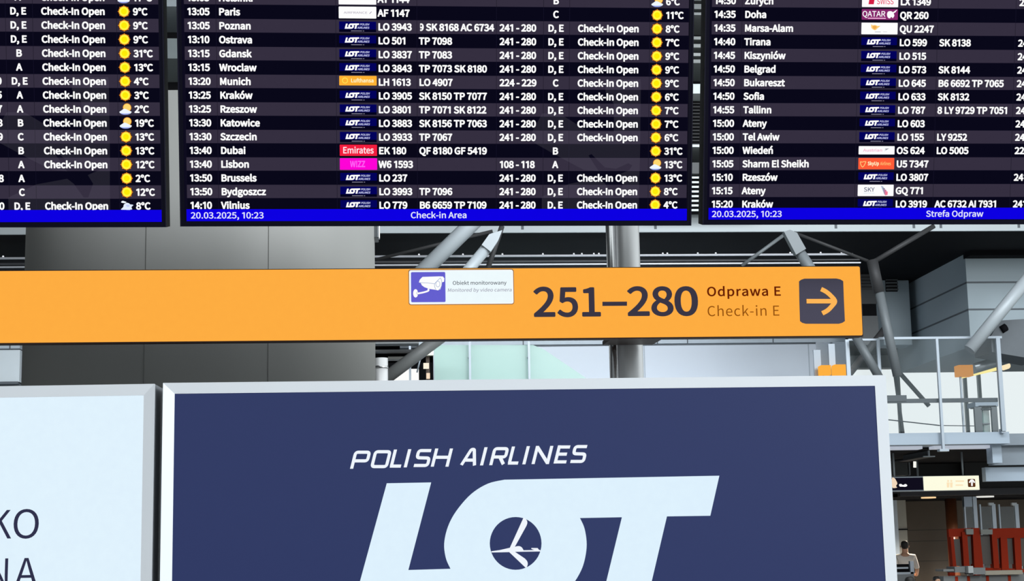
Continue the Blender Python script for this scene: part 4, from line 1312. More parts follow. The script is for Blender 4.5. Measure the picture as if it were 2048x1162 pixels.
def track(px0, px1, py_ref, px_ref, y, h, mat, label):
    z = at(px_ref, py_ref, y).z
    o = MB()
    o.box(at(px0, py_ref, y).x, at(px1, py_ref, y).x, y, y + 0.06, z - h / 2, z + h / 2, mat)
    q = o.build('lighting_track')
    tag(q, label, 'lighting track', 'lighting tracks under the dark ceiling')
    return z


TY = 31.0
z1 = track(-200, 1706, 511.5, 1000, TY, 0.034, TRACK, 'bright upper lighting track with small spotlights under the dark ceiling')
track(-200, 1720, 522.5, 1000, TY, 0.02, TRACKD, 'dim middle lighting track below the spotlight track')
track(-200, 1722, 528.8, 1000, TY, 0.022, TRACK, 'lowest lighting track just above the orange sign')
proto_spot = None
for px in (6, 838, 901, 926, 1005, 1086, 1148, 1164, 1188, 1198, 1326, 1335, 1396, 1432, 1519, 1581, 1642, 1684):
    x = at(px, 508, TY).x
    if proto_spot is None:
        o = MB()
        o.tube((0, 0, 0), (0, 0, 0.032), 0.02, emit('spot_glow', (240, 244, 250)), r1=0.014, n=10)
        o.tube((0, 0.0, -0.004), (0, 0, 0.006), 0.022, TRACK, n=10)
        proto_spot = o.build('track_spotlight')
        q = proto_spot
    else:
        q = proto_spot.copy()
        COL.objects.link(q)
    q.location = (x, TY + 0.02, z1 + 0.017)
    tag(q, 'tiny white spotlight sitting on the upper lighting track', 'spotlight', 'spotlights on the upper lighting track')

# gallery wall behind: strip, joints, pale wall
GY = 36.0
gz1 = at(1300, 691, GY).z
gz2 = at(1300, 676, GY).z
gzb = at(1300, 800, GY).z
gx0, gx1 = at(867, 720, GY).x, at(1634, 720, GY).x
m = MB()
m.box(gx0, gx1, GY, GY + 0.3, 0.0, gz1, PALEWALL)
for px in (1045, 1289, 1618):
    x = at(px, 720, GY).x
    m.box(x - 0.012, x + 0.012, GY - 0.003, GY, 0, gz1, pbr('faint_joint', (176, 186, 196), 0.6))
structure(m.build('wall_back'))
m = MB()
m.box(at(800, 690, GY).x, at(1690, 690, GY).x, GY - 0.06, GY + 0.3, gz1 + 0.035, gz2 + 2.2, pbr('gallery_strip', (190, 202, 212), 0.5))
m.box(at(800, 690, GY).x, gx1, GY - 0.02, GY + 0.3, gz1, gz1 + 0.035, JOINT)
for px in (872, 1046, 1314, 1374, 1545):
    x = at(px, 684, GY).x
    m.box(x - 0.012, x + 0.012, GY - 0.064, GY - 0.06, gz1 + 0.035, gz2 + 0.3, JOINT)
structure(m.build('trim_2'))
lgx1 = at(39.5, 720, GY).x
m = MB()
lz = at(20, 700, GY).z
m.box(fx0, lgx1, GY, GY + 0.3, at(20, 766, GY).z, lz, pbr('gallery_wall_bright', (226, 236, 242), 0.5, 0, 0.02))
m.box(fx0, lgx1, GY - 0.03, GY + 0.3, lz + 0.03, lz + 2.4, pbr('gallery_strip', (190, 202, 212), 0.5))
m.box(fx0, lgx1, GY - 0.01, GY + 0.3, lz, lz + 0.03, JOINT)
m.box(fx0, lgx1, GY - 0.1, GY + 0.3, at(20, 769, GY).z, at(20, 764, GY).z, JOINT)
m.box(at(20.6, 690, GY).x - 0.014, at(20.6, 690, GY).x + 0.014, GY - 0.035, GY - 0.03, lz, lz + 0.4, JOINT)
m.box(fx0, lgx1, GY + 0.1, GY + 0.3, 0, at(20, 769, GY).z, GREYWALL)
structure(m.build('wall_back_left'))

# gallery floor
gfl = at(1300, 815, 36).z
m = MB()
m.box(fx0, at(1640, 800, 36).x, 33.8, 36.0, gfl - 0.4, gfl, PAINT)
structure(m.build('floor_gallery'))

# green glass stair balustrade and its posts
gy = 34.6
sb = empty('stair_balustrade', (at(1000, 720, gy).x, gy, gfl))
tag(sb, 'pale green glass stair balustrade with a slanted edge just below the orange sign', 'balustrade')
pts = [at(*p, gy) - sb.location for p in ((868, 690), (1066, 690), (1088, 699), (1166, 752), (1200, 775))]
ol = [(pts[0].x, 0)] + [(p.x, p.z) for p in pts] + [(pts[-1].x, 0)]
m = MB()
m.slab([ol], 0, 0.02, GREENGLASS)
m.build('glass_pane', sb)
for px in (940, 1058.5):
    x = at(px, 720, 34.4).x - sb.location.x
    o = MB()
    o.box(x - 0.022, x + 0.022, -0.16, -0.1, 0, at(px, 682, 34.4).z - gfl, RAILG)
    o.build('post', sb)
    o = MB()
    o.box(x - 0.03, x + 0.03, -0.12, 0.0, at(px, 712, 34.4).z - gfl - 0.03, at(px, 712, 34.4).z - gfl, RAILG)
    o.build('clamp', sb)

# ------------------------------------------------------------------ struts
def strut(p, q, r, mat, label, y0, y1=None, name='roof_strut', n=24, collar=None, plate=None):
    y1 = y0 if y1 is None else y1
    o = MB()
    a, b = at(*p, y0), at(*q, y1)
    o.tube(a, b, r, mat, n=n)
    if collar:
        for t in collar:
            c = a.lerp(b, t)
            d = (b - a).normalized() * 0.05
            o.tube(c - d, c + d, r * 1.12, mat, n=n)
    s_ = tag(o.build(name, smooth=True), label, 'strut')
    if plate:
        e = MB()
        pp = [at(*t, y0 - 0.05) for t in plate]
        e.slab([[(t.x, t.z) for t in pp]], y0 - 0.12, y0 + 0.02, mat)
        e.build('end_plate', s_)
    return s_


K26 = 26 / FOCAL
strut((741, 645), (1178, 219), 16.5 * K26, TUBE, 'thick pale grey diagonal tube rising behind the camera notice', 26)
strut((845, 650), (978, 490), 11.5 * K26, TUBE, 'thinner pale grey tube with a flattened top end, right of the thick diagonal tube', 26, plate=((963, 491), (978, 470), (1004, 462), (996, 482), (981, 505)))
strut((968, 560), (1004, 452), 5.5 * K26, TUBEK, 'dark slim brace right beside the flattened pale tube end', 26.3)
K31 = 29.5 / FOCAL
strut((752, 519), (985, 462), 3.2 * K31, TUBEK, 'long dark rod crossing the black ceiling behind the thick diagonal tube', 29.5)
strut((1592, 494), (1692, 645), 11.5 * K26, TUBED, 'grey tube with a cut end plate leaning right behind the sign arrow', 26, plate=((1566, 465), (1578, 461), (1592, 467), (1610, 499), (1590, 511)))
strut((1573, 466), (1484, 531), 3.6 * K31, TUBED, 'slim grey brace running down left from the cut grey tube end', 29.5)
strut((1588, 465), (1736, 522), 3.2 * K31, TUBEK, 'slim dark brace running down right from the cut grey tube end', 29.5)
strut((1868, 452), (1742, 527), 5.0 * K31, TUBEK, 'dark bar running from the white fascia down to the dark roof node', 29.5)
strut((2060, 469), (1760, 523), 2.6 * 32 / FOCAL, TUBEK, 'thin ceiling rail along the top of the panelled block', 31.5, 36)
strut((1744, 520), (1758, 585), 11.5 * K31, TUBEK, 'dark joint stub above the leaning column tube', 29.5)
strut((1757, 576), (1795, 752), 9.5 * K31, TUBED, 'leaning grey column tube right of the orange sign end', 29.5)
strut((1712, 674), (1759, 756), 9.0 * K31, TUBED, 'short grey tube crossing behind the balcony glass near the sign end', 29.6)
strut((1772, 655), (1697, 750), 7.0 * 33 / FOCAL, TUBEK, 'dark tube crossing behind the short grey one in the balcony glass', 33)
strut((2090, 515), (1939, 700), 13.0 * K31, TUBE, 'pale grey tube slanting in front of the panelled block', 29.5)
strut((1796, 742), (1858, 812), 4.6 * 38 / FOCAL, TUBED, 'slim grey tube seen against the bright windows', 38)
strut((1788, 735), (1806, 868), 3.6 * 38 / FOCAL, TUBED, 'thin upright pipe against the bright windows', 38)

# dark objects in the gap between column and green panel
DZ = 33.0
beam('truss_beam', 750, 838, 682, 687, DZ, 0.4, pbr('beam_mid', (126, 130, 132), 0.6), 'grey beam at the top of the gap right of the clad column', 'beam')
beam('truss_beam', 748, 845, 699, 703, DZ + 0.4, 0.3, pbr('beam_low', (96, 98, 100), 0.6), 'grey flange across the gap right of the clad column', 'beam')
beam('truss_beam', 776, 842, 713, 718, DZ + 0.6, 0.3, pbr('beam_low2', (112, 112, 108), 0.6), 'lower short grey beam behind the tube in the gap by the column', 'beam')
strut((895, 664), (772, 756), 13.0 * 31 / FOCAL, pbr('strut_warm_grey', (126, 128, 128), 0.5), 'grey tube slanting through the gap right of the clad column', 31)
m = MB()
a, b = at(749, 755, 9.5), at(776, 708, 9.5)
cyl_x = (a.x + b.x) / 2
WPIPE = pbr('pipe_reflected_white', (250, 250, 252), 0.25, 0.35, 0.03, 4.0)  # white base colour stands in for window light reflected in the chrome
m.tube((cyl_x, 9.7, 0.0), (cyl_x, 9.7, b.z), (b.x - a.x) / 2, WPIPE, n=32)
m.tube((cyl_x, 9.7, at(762, 727, 9.5).z - 0.008), (cyl_x, 9.7, at(762, 727, 9.5).z + 0.008), (b.x - a.x) / 2 * 1.05, CHROME2, n=32)
tag(m.build('chrome_pipe', smooth=True), 'shiny chrome pipe standing close to the right edge of the clad column', 'pipe')
GLOW = emit('bright_window', (255, 255, 252))
beam('bright_pane', 774, 838, 738, 816, 35.9, 0.1, GLOW, 'blown-out white pane low in the gap right of the column', 'pane')
x = at(820, 720, 34.1).x
m = MB()
m.box(x - 0.022, x + 0.022, 34.1, 34.14, gfl, at(820, 682, 34.1).z, RAILG)
tag(m.build('gap_post'), 'thin pale upright post in the gap between column and green panel', 'post')
lampo = empty('wall_lamp', at(855, 722, 34))
tag(lampo, 'small warm lamp unit beside the left edge of the green glass panel', 'lamp')
lc = lampo.location


def lbox(name, px0, px1, py0, py1, mat, y=34.0, d=0.15):
    o = MB()
    a, b = at(px0, py0, y) - lc, at(px1, py1, y) - lc
    o.box(a.x, b.x, a.y, a.y + d, b.z, a.z, mat)
    return o.build(name, lampo)


lbox('lamp_box', 843, 867, 697, 710, pbr('lamp_cream', (255, 250, 228), 0.5))
lbox('lamp_shade', 847, 858, 726, 736, emit('lamp_warm', (255, 244, 222)))
lbox('lamp_shade', 853, 860, 746, 756, emit('lamp_warm2', (250, 224, 196)))
lbox('lamp_stem', 852, 860, 710, 803, pbr('lamp_brown', (74, 62, 54), 0.6), 34.2)
strut((842, 711), (834, 745), 1.6 * 33.8 / FOCAL, RAILG, 'thin slanting steel arm under the cream lamp box', 33.8, name='lamp_arm')

# ------------------------------------------------------------------ panelled block on the right
BY = 32.4
bx = at(1934.5, 580, BY).x
bz_t = at(1932, 508, BY).z
bz_b = at(1940, 693, BY).z
m = MB()
m.box(bx, bx + 14, BY, BY + 4.8, bz_b, fz0 + 1.6, CLADPANEL)
for py in (565, 619):
    z = at(1934, py, BY).z
    m.box(bx - 0.006, bx + 14, BY - 0.006, BY + 4.8, z - 0.018, z + 0.018, JOINT)
structure(m.build('wall_right'))
m = MB()
m.box(bx - 0.02, bx + 14, BY - 0.35, BY + 0.05, at(1934, 511, BY - 0.35).z, fz0 + 0.1, DARK)
structure(m.build('trim_3'))
# duct with a vent grille on the side of the block
m = MB()
VY = 35.6
vx0, vx1 = at(1763, 600, VY).x, at(1820, 600, VY).x
m.box(vx0, vx1, VY, VY + 0.6, at(1800, 690, VY).z, fz0, CLADPANEL)
vo = m.build('vent_duct', bevel=0.02)
tag(vo, 'pale boxed duct with a slotted grille beside the panelled block', 'duct')
m = MB()
g0, g1 = at(1774, 582, VY - 0.1), at(1795, 549, VY - 0.1)
m.box(g0.x, g1.x, VY - 0.05, VY, g0.z, g1.z, DARK)
for k in range(5):
    z = g0.z + (k + 0.5) / 5 * (g1.z - g0.z)
    m.box(g0.x, g1.x, VY - 0.1, VY - 0.05, z - 0.02, z + 0.02, pbr('grille_grey', (96, 98, 100), 0.5))
m.build('grille', vo)
# dark louvre just right of the sign end
gl = empty('dark_grille', at(1732, 600, 34.8))
tag(gl, 'dark slatted grille just beyond the right end of the orange sign', 'grille')
o = MB()
a, b = at(1705, 556, 34.8) - gl.location, at(1752, 578, 34.8) - gl.location
o.box(a.x, b.x, 0.05, 0.2, at(1732, 690, 34.8).z - gl.location.z, fz0 - gl.location.z, DARKWALL)
o.build('backing', gl)
for py in (551, 557.5, 564, 570.5, 577):
    z = at(1732, py, 34.8).z - gl.location.z
    o = MB()
    o.box(a.x, b.x, 0.0, 0.05, z - 0.03, z + 0.03, pbr('grille_slat', (70, 70, 72), 0.6))
    o.build('slat', gl)
o = MB()
o.box(a.x, b.x, -0.02, 0.05, at(1732, 690, 34.8).z - gl.location.z, at(1732, 632, 34.8).z - gl.location.z, GREYWALL)
o.box(a.x, b.x, -0.02, 0.05, at(1732, 608, 34.8).z - gl.location.z, at(1732, 580, 34.8).z - gl.location.z, pbr('grille_mid', (80, 82, 84), 0.6))
o.build('panel', gl)
# grey volume right of the block with a dark fitting
m = MB()
qx = at(2000, 690, 30).x
pp = [at(*p, 30) for p in ((2000, 641), (2080, 636), (2080, 720), (1984, 704), (1982, 672))]
m.slab([[(p.x, p.z) for p in pp]], 30.0, 30.9, pbr('soffit_grey', (104, 110, 116), 0.6))
structure(m.build('trim_4'))
m = MB()
m.tube(at(2002, 660, 30.2), at(2030, 648, 30.2), 0.04, DARKRAIL, n=12)
m.tube(at(2002, 660, 30.0), at(2012, 654, 30.0), 0.075, DARK, n=12)
tag(m.build('floodlight', smooth=True), 'small dark floodlight at the corner of the grey soffit on the right', 'floodlight')

# ------------------------------------------------------------------ windows beyond the balcony
WY = 50.0
wx0, wx1 = at(1640, 800, WY).x, at(2150, 800, WY).x
wz0, wz1 = at(1850, 905, WY).z, at(1850, 690, WY).z
m = MB()
m.face([(wx0, WY, wz0), (wx1, WY, wz0), (wx1, WY, wz1), (wx0, WY, wz1)], glass('window_pane', (200, 222, 220), 0.08))
wn = structure(m.build('window_1'))
m = MB()
for px in (1798, 1932, 1960):
    x = at(px, 800, WY).x
    m.box(x - 0.05, x + 0.05, WY - 0.06, WY + 0.06, wz0, wz1, pbr('mullion', (150, 160, 162), 0.5))
m.box(wx0, wx1, WY - 0.06, WY + 0.06, wz0 - 0.1, wz0, pbr('mullion', (150, 160, 162), 0.5))
m.box(wx0, wx1, WY - 0.3, WY + 0.2, at(1720, 738, WY).z, fz0 + 0.1, GREYWALL)
m.build('window_frame', wn)

# ------------------------------------------------------------------ balcony
SY = 30.0
sz0, sz1 = at(1900, 888.5, SY).z, at(1900, 865, SY).z
sx0, sx1 = at(1600, 876, SY).x, at(2019, 876, SY).x
m = MB()
m.box(sx0, sx1, SY, SY + 9, sz0, sz1, PAINT)
structure(m.build('slab'))
m = MB()
m.box(sx1, sx1 + 6, SY + 0.5, SY + 9, sz0, sz1, pbr('balcony_paint_grey', (138, 148, 158), 0.5))
structure(m.build('slab_right'))
m = MB()
m.box(at(1996, 900, SY).x, at(2015, 900, SY).x, SY + 0.3, SY + 0.6, at(2000, 924, SY).z, sz0, PAINT)
m.box(at(2010, 900, SY).x, at(2100, 900, SY).x, SY + 0.7, SY + 0.9, at(2020, 926, SY).z, sz0, pbr('balcony_paint_grey', (138, 148, 158), 0.5))
m.box(at(2006, 940, SY).x, at(2100, 940, SY).x, SY + 0.9, SY + 1.1, at(2020, 958, SY).z, at(2020, 929, SY).z, PAINT)
structure(m.build('trim_5'))
for px0, px1, lab in ((1770, 1845, 'short pale light strip under the balcony edge, cut by the navy light box'), (1868, 1990, 'long pale light strip under the balcony edge right of the bracket')):
    a, b = at(px0, 890, SY + 0.4), at(px1, 897, SY + 0.4)
    o = MB()
    o.box(a.x, b.x, SY + 0.4, SY + 0.7, at(1900, 897, SY + 0.4).z, sz0, pbr('light_strip', (206, 212, 222), 0.5, glow=(150, 154, 164)))
    tag(o.build('light_strip'), lab, 'light strip', 'light strips under the balcony')

bal = empty('glass_balustrade', (at(1700, 870, SY).x, SY - 0.12, sz1))
tag(bal, 'glass balustrade with grey posts on the balcony at the right', 'balustrade')
bo = bal.location
BYY = SY - 0.12


def bpart(name, mb, parent=None):
    return mb.build(name, parent or bal)


def bpos(px, py):
    return at(px, py, BYY) - bo


ztop = bpos(1850, 676).z
for px0, px1, bot in ((1694, 1701.5, 864), (1757.5, 1763, 864), (1875.5, 1880.5, 900), (1996.5, 2004.5, 864)):
    o = MB()
    c0, c1 = bpos(px0, 760).x, bpos(px1, 760).x
    zb_ = bpos(1880, bot).z
    o.box(c0, c1, -0.03, 0.03, zb_, ztop if px0 > 1750 else bpos(1720, 679).z, RAILG)
    if bot == 900:
        o.box(c0 - 0.06, c1 + 0.07, -0.05, 0.1, bpos(1880, 903).z, bpos(1880, 898).z, RAILG)
    if bot == 864:
        o.box(c0, c1, 0.0, 0.14, sz1 - bo.z - 0.03, sz1 - bo.z + 0.05, RAILG)
    bpart('post', o)
o = MB()
o.box(bpos(1757.5, 676).x, bpos(2003, 676).x, -0.025, 0.025, ztop - 0.022, ztop + 0.022, RAILG)
o.box(bpos(1696, 678).x, bpos(1758, 678).x, -0.025, 0.025, bpos(1728, 679.5).z - 0.018, bpos(1728, 679.5).z + 0.018, RAILG)
bpart('top_rail', o)
o = MB()
o.box(bpos(1776, 799).x, bpos(1999, 799).x, 0.08, 0.16, bpos(1880, 804).z, bpos(1880, 796).z, DARKRAIL)
o.box(bpos(1776, 799).x, bpos(1815, 799).x, 0.04, 0.2, bpos(1800, 802).z, bpos(1800, 790).z, DARKRAIL)
bpart('handrail', o)
o = MB()
p0, p1 = bpos(1774, 838), bpos(1882, 850)
o.tube((p0.x, 0.1, p0.z), (p1.x, 0.1, p1.z), 0.011, DARKRAIL, n=8)
p2 = bpos(1952, 851)
o.tube((p1.x, 0.1, p1.z), (p2.x, 0.1, p2.z), 0.008, DARKRAIL, n=8)
bpart('cable', o)
for px0, px1 in ((1700, 1758), (1763, 1876), (1880.5, 1997)):
    o = MB()
    o.box(bpos(px0, 760).x, bpos(px1, 760).x, -0.008, 0.008, sz1 - bo.z + 0.02, ztop - 0.02 if px0 > 1750 else bpos(1728, 682).z, CLEAR)
    bpart('glass_pane', o)
# return of the balustrade on the left, running back
ret = empty('glass_partition', (at(1665, 870, 33).x, 33.0, sz1))
tag(ret, 'greyish glass partition left of the balustrade corner post', 'partition')
GREYGLASS = glass('grey_pane', (120, 134, 148), 0.55, 0.1)
for px0, px1 in ((1640, 1664.5), (1668.5, 1694)):
    o = MB()
    a, b = at(px0, 860, 33) - ret.location, at(px1, 684, 33) - ret.location
    o.box(a.x, b.x, -0.01, 0.01, 0.0, b.z, GREYGLASS)
    o.build('glass_pane', ret)
for px0, px1, pt in ((1634, 1640, 700), (1664.5, 1668.5, 688)):
    o = MB()
    a, b = at(px0, 860, 33) - ret.location, at(px1, pt, 33) - ret.location
    o.box(a.x, b.x, -0.03, 0.03, 0.0, b.z, RAILG)
    o.build('upright', ret)
m = MB()
a, b = at(1638, 860, 36.3), at(1694, 680, 36.3)
m.box(a.x, b.x, 36.3, 36.5, sz1, b.z, pbr('recess_wall', (118, 132, 144), 0.6))
structure(m.build('wall_recess'))
# orange lit boxes behind the glass
for px0, px1, py0, py1, c, lab in ((1642.8, 1662, 730, 750, (255, 176, 66), 'small square orange lit box behind the glass, just above the navy light box'),
                                   (1670, 1694, 728.5, 750, (255, 178, 72), 'wider orange lit box next to the balustrade corner post'),
                                   (1918, 1946, 729.5, 752, (196, 132, 54), 'dull orange box behind the balcony glass near the amber strip lamp')):
    y = 32.6 if px0 < 1900 else 30.4
    a, b = at(px0, py1, y), at(px1, py0, y)
    o = MB()
    o.box(a.x, b.x, y, y + 0.25, a.z - (0.0 if px0 > 1900 else 0.0), b.z, emit('orange_lit_%d' % c[0], c))
    o.box(a.x + 0.05, a.x + 0.09, y + 0.1, y + 0.14, sz1, a.z, RAILG)
    tag(o.build('lit_box', bevel=0.01), lab, 'lit sign box', 'orange lit boxes on the balcony')
m = MB()
m.tube(at(1924, 752, 31.2), at(1999, 735, 32), 0.05, emit('amber_strip', (255, 238, 150)), n=12)
m.tube(at(2006, 734, 32), at(2015, 731, 32.1), 0.07, emit('amber_pale', (255, 232, 190)), n=12)
tag(m.build('strip_lamp', smooth=True), 'glowing amber strip lamp slanting behind the balcony glass', 'lamp')
m = MB()
m.tube(at(1945, 738, 31.0), at(2060, 704, 31.6), 0.1, pbr('duct_metal', (150, 156, 160), 0.3, 0.7), n=16)
tag(m.build('air_duct', smooth=True), 'round metal duct slanting above the amber strip lamp', 'duct')
m = MB()
m.box(at(2015, 706, SY).x, at(2022, 706, SY).x, SY + 0.55, SY + 0.61, sz1, at(2018, 705, SY).z, DARKRAIL)
m.box(at(2022, 706, SY).x, at(2110, 706, SY).x, SY + 0.55, SY + 0.6, at(2018, 708, SY).z, at(2018, 704, SY).z, DARKRAIL)
tag(m.build('side_railing'), 'dark thin railing frame right of the wide balcony post', 'railing')
kio = empty('glass_kiosk', (at(1965, 866, 34).x, 34, sz1))
tag(kio, 'small grey glazed cabin with a dark roof edge standing on the balcony', 'kiosk')
for nm, px0, px1, py0, py1, mat in (('roof', 1951, 1996, 803, 813, PAINT), ('roof_edge', 1957, 1992, 811, 814, DARKRAIL), ('side_post', 1952, 1963, 814, 864, TUBED), ('side_post', 1986, 1994, 812, 864, TUBED),
                                    ('inner_shelf', 1966, 1980, 846, 849, TUBED), ('inner_shelf', 1961, 1984, 817, 819.5, DARKRAIL)):
    o = MB()
    a, b = at(px0, py1, 34) - kio.location, at(px1, py0, 34) - kio.location
    o.box(a.x, b.x, 0.0, {'inner_shelf': 0.2, 'side_post': 0.08}.get(nm, 0.5), max(a.z, 0), b.z, mat)
    o.build(nm, kio)
o = MB()
a, b = at(1963, 864, 34) - kio.location, at(1986, 814, 34) - kio.location
o.box(a.x, b.x, 0.24, 0.26, 0, b.z, glass('kiosk_pane', (150, 190, 185), 0.5))
o.build('glass_pane', kio)

# ------------------------------------------------------------------ lower level under the balcony
LY = 40.0
lx0_, lx1_ = at(1700, 1000, LY).x, at(2150, 1000, LY).x
UNDER = pbr('under_balcony_wall', (92, 84, 76), 0.7, 0, 0.25, 0.6, spec=0.15)
m = MB()
m.box(lx0_, lx1_, LY, LY + 0.3, 0, sz0, UNDER)
for py in (1060, 1082, 1122):
    z = at(1850, py, LY).z
    m.box(lx0_, lx1_, LY - 0.005, LY, z - 0.008, z + 0.008, pbr('wall_seam', (52, 47, 43), 0.7))
structure(m.build('wall_lower'))
m = MB()
m.box(lx0_ - 3, lx1_, SY + 0.8, LY, at(1900, 896.5, SY + 0.8).z, at(1900, 896.5, SY + 0.8).z + 0.05, DARK)
structure(m.build('ceiling_under'))
HY = 36.0
hz0, hz1 = at(1880, 991, HY).z, at(1880, 978, HY).z
m = MB()
m.box(lx0_, lx1_, HY, HY + 0.6, hz0, hz1, pbr('header_grey', (62, 62, 68), 0.6))
structure(m.build('beam_lower'))
m = MB()
m.box(lx0_, lx1_, HY + 0.2, LY, hz0, hz0 + 0.06, DARK)
m.box(lx0_, lx1_, HY + 0.45, HY + 0.6, hz1 - 0.02, sz0, pbr('upper_wall_dark', (36, 35, 36), 0.7))
m.box(at(1930, 900, HY).x, lx1_, HY + 0.1, HY + 0.4, hz1, at(1900, 898, HY).z, pbr('upper_panel_dark', (44, 43, 44), 0.7))
structure(m.build('ceiling_niche'))
for px, rx_, py, c, lab in ((1857, 15, 994, (255, 214, 160), 'warm oval downlight in the dark ceiling below the hanging sign'), (1970, 18, 992, (222, 222, 216), 'white oval downlight above the glass cabins')):
    p = at(px, py, HY + 0.9)
    o = MB()
    o.tube((p.x, p.y, hz0 - 0.03), (p.x, p.y, hz0 + 0.002), rx_ * 36.5 / FOCAL, emit('downlight_%d' % c[2], c), n=24)
    dl = tag(o.build('downlight', smooth=True), lab, 'downlight', 'round downlights under the balcony')
    ld = bpy.data.lights.new('downlight_lamp', 'SPOT')
    ld.energy, ld.spot_size, ld.spot_blend, ld.shadow_soft_size, ld.color = 900, 2.5, 0.8, 0.12, (1.0, 0.86 if c[2] < 200 else 0.95, 0.68 if c[2] < 200 else 0.9)
    lo_ = bpy.data.objects.new('downlight_lamp', ld)
    lo_.location = (p.x, p.y, hz0 - 0.06)
    COL.objects.link(lo_)
m = MB()
pc = at(1858, 900, 31.4)
m.box(pc.x - 0.013, pc.x + 0.013, 31.45, 33, at(1858, 911.8, 31.4).z, at(1858, 893, 31.4).z, TUBEK)  # body darker than the front end, its shade set into the colour
m.box(pc.x - 0.1, pc.x + 0.1, 31.45, 33, at(1858, 913.6, 31.4).z, at(1858, 912, 31.4).z, TUBEK)
m.box(pc.x - 0.014, pc.x + 0.014, 31.4, 31.45, at(1858, 912, 31.4).z, at(1858, 893, 31.4).z, TUBE)
m.box(pc.x - 0.115, pc.x + 0.115, 31.4, 31.45, at(1858, 914, 31.4).z, at(1858, 911.8, 31.4).z, TUBE)
tag(m.build('i_beam'), 'short steel I-beam hanging under the balcony ceiling', 'beam')
m = MB()
m.tube(at(1784, 923, 33.4), at(1832, 917, 33.4), 0.03, TUBEK, n=10)
m.tube(at(1834, 917, 33.4), at(1836, 955, 33.4), 0.02, TUBED, n=10)
tag(m.build('bent_pipe', smooth=True), 'dark bent pipe left of the short I-beam', 'pipe')
m = MB()
m.tube(at(1829.5, 923, 33.4), at(1829.5, 935, 33.4), 0.030, emit('small_lamp', (250, 250, 240)), n=12)
tag(m.build('tube_lamp', smooth=True), 'small glowing white tube lamp above the black part of the hanging sign', 'lamp')
m = MB()
a, b = at(1784, 951, 35), at(1815, 925, 35)
m.box(a.x, b.x, 35, 35.3, a.z, b.z, pbr('dim_panel', (72, 74, 74), 0.6))
m.box(a.x, a.x + 0.04, 35.05, 35.1, b.z, sz0, TUBED)
m.box(at(1818, 940, 35).x, at(1821, 940, 35).x, 35, 35.1, a.z, b.z, TUBED)
tag(m.build('dim_panel'), 'dim grey panel beside the navy light box edge under the balcony', 'panel')

# hanging sign, half black half cream
hy = 32.0
hs = empty('hanging_sign', at(1870, 967, hy))
tag(hs, 'half black, half glowing cream sign hanging under the balcony', 'sign')
ho = hs.location
hzt, hzb = at(1870, 951.5, hy).z - ho.z, at(1870, 982, hy).z - ho.z


def hpos(px, py):
    return at(px, py, hy) - ho


m = MB()
m.box(hpos(1755, 967).x, hpos(1959.5, 967).x, 0.01, 0.16, hzb, hzt, RAILG)
m.build('housing', hs, bevel=0.02)
m = MB()
m.rect(hpos(1755, 967).x, hpos(1846.5, 967).x, hzb + 0.025, hzt - 0.03, 0.0, emit('sign_black', (16, 14, 28)))
m.build('black_face', hs)
m = MB()
m.rect(hpos(1847, 967).x, hpos(1958.5, 967).x, hzb + 0.01, hzt - 0.01, 0.0, emit('sign_cream', (255, 253, 226)))
m.build('cream_face', hs)
HW = emit('sign_mark_white', (255, 255, 255))
HP = emit('sign_mark_peach', (252, 228, 188))
m = MB()
hp = lambda pts: [(hpos(*p).x, hpos(*p).z) for p in pts]
m.poly([hp(spline([(1798, 969), (1802, 968), (1806, 970), (1811, 968), (1814.5, 971), (1811, 973.5), (1804, 973.2), (1799.5, 973)], 4, True))], -0.004, HW)
m.poly([hp(spline([(1784, 956), (1789, 956.5), (1792, 961), (1794.5, 967), (1792, 972), (1794, 975), (1786, 976), (1783, 970)], 4, True))], -0.004, emit('sign_mark_cream', (240, 214, 186)))
m.build('black_face_marks', hs)
m = MB()
for cx_ in (1896, 1902.5):
    m.poly([hp(circle(cx_, 962, 2.0, 2.2, 14))], -0.004, HP)
    m.poly([hp([(cx_ - 2.8, 965), (cx_ + 2.8, 965), (cx_ + 2.2, 975), (cx_ - 2.2, 975)])], -0.004, HP)
for y0_, x1_ in ((962.5, 1928), (970.5, 1926)):
    m.poly([hp([(1911, y0_ - 1.6), (x1_, y0_ - 1.6), (x1_, y0_ + 1.2), (1911, y0_ + 1.2)])], -0.004, HP)
m.build('cream_face_marks', hs)
m = MB()
m.poly([[(x_, z_) for x_, z_ in rounded(hpos(1936, 974).x, hpos(1951, 974).x, hpos(1943, 974).z, hpos(1943, 958).z, 0.02)]], -0.004, emit('arrow_brown', (92, 52, 28)))
m.build('arrow_plate', hs)
m = MB()
m.stroke(hp([(1943.6, 972), (1943.6, 962)]), 0.034, -0.008, HW)
m.stroke(hp(spline([(1938.5, 965.5), (1941, 961.5), (1943.6, 960.2), (1946.2, 961.5), (1948.7, 965.5)], 3)), 0.030, -0.009, HW)
m.build('arrow', hs)
for px in (1790, 1927.5):
    m = MB()
    x_ = hpos(px, 930).x
    m.tube((x_, 0.08, hzt), (x_, 0.08, sz0 - ho.z), 0.018, TUBE, n=10)
    m.build('hanger_rod', hs, smooth=True)

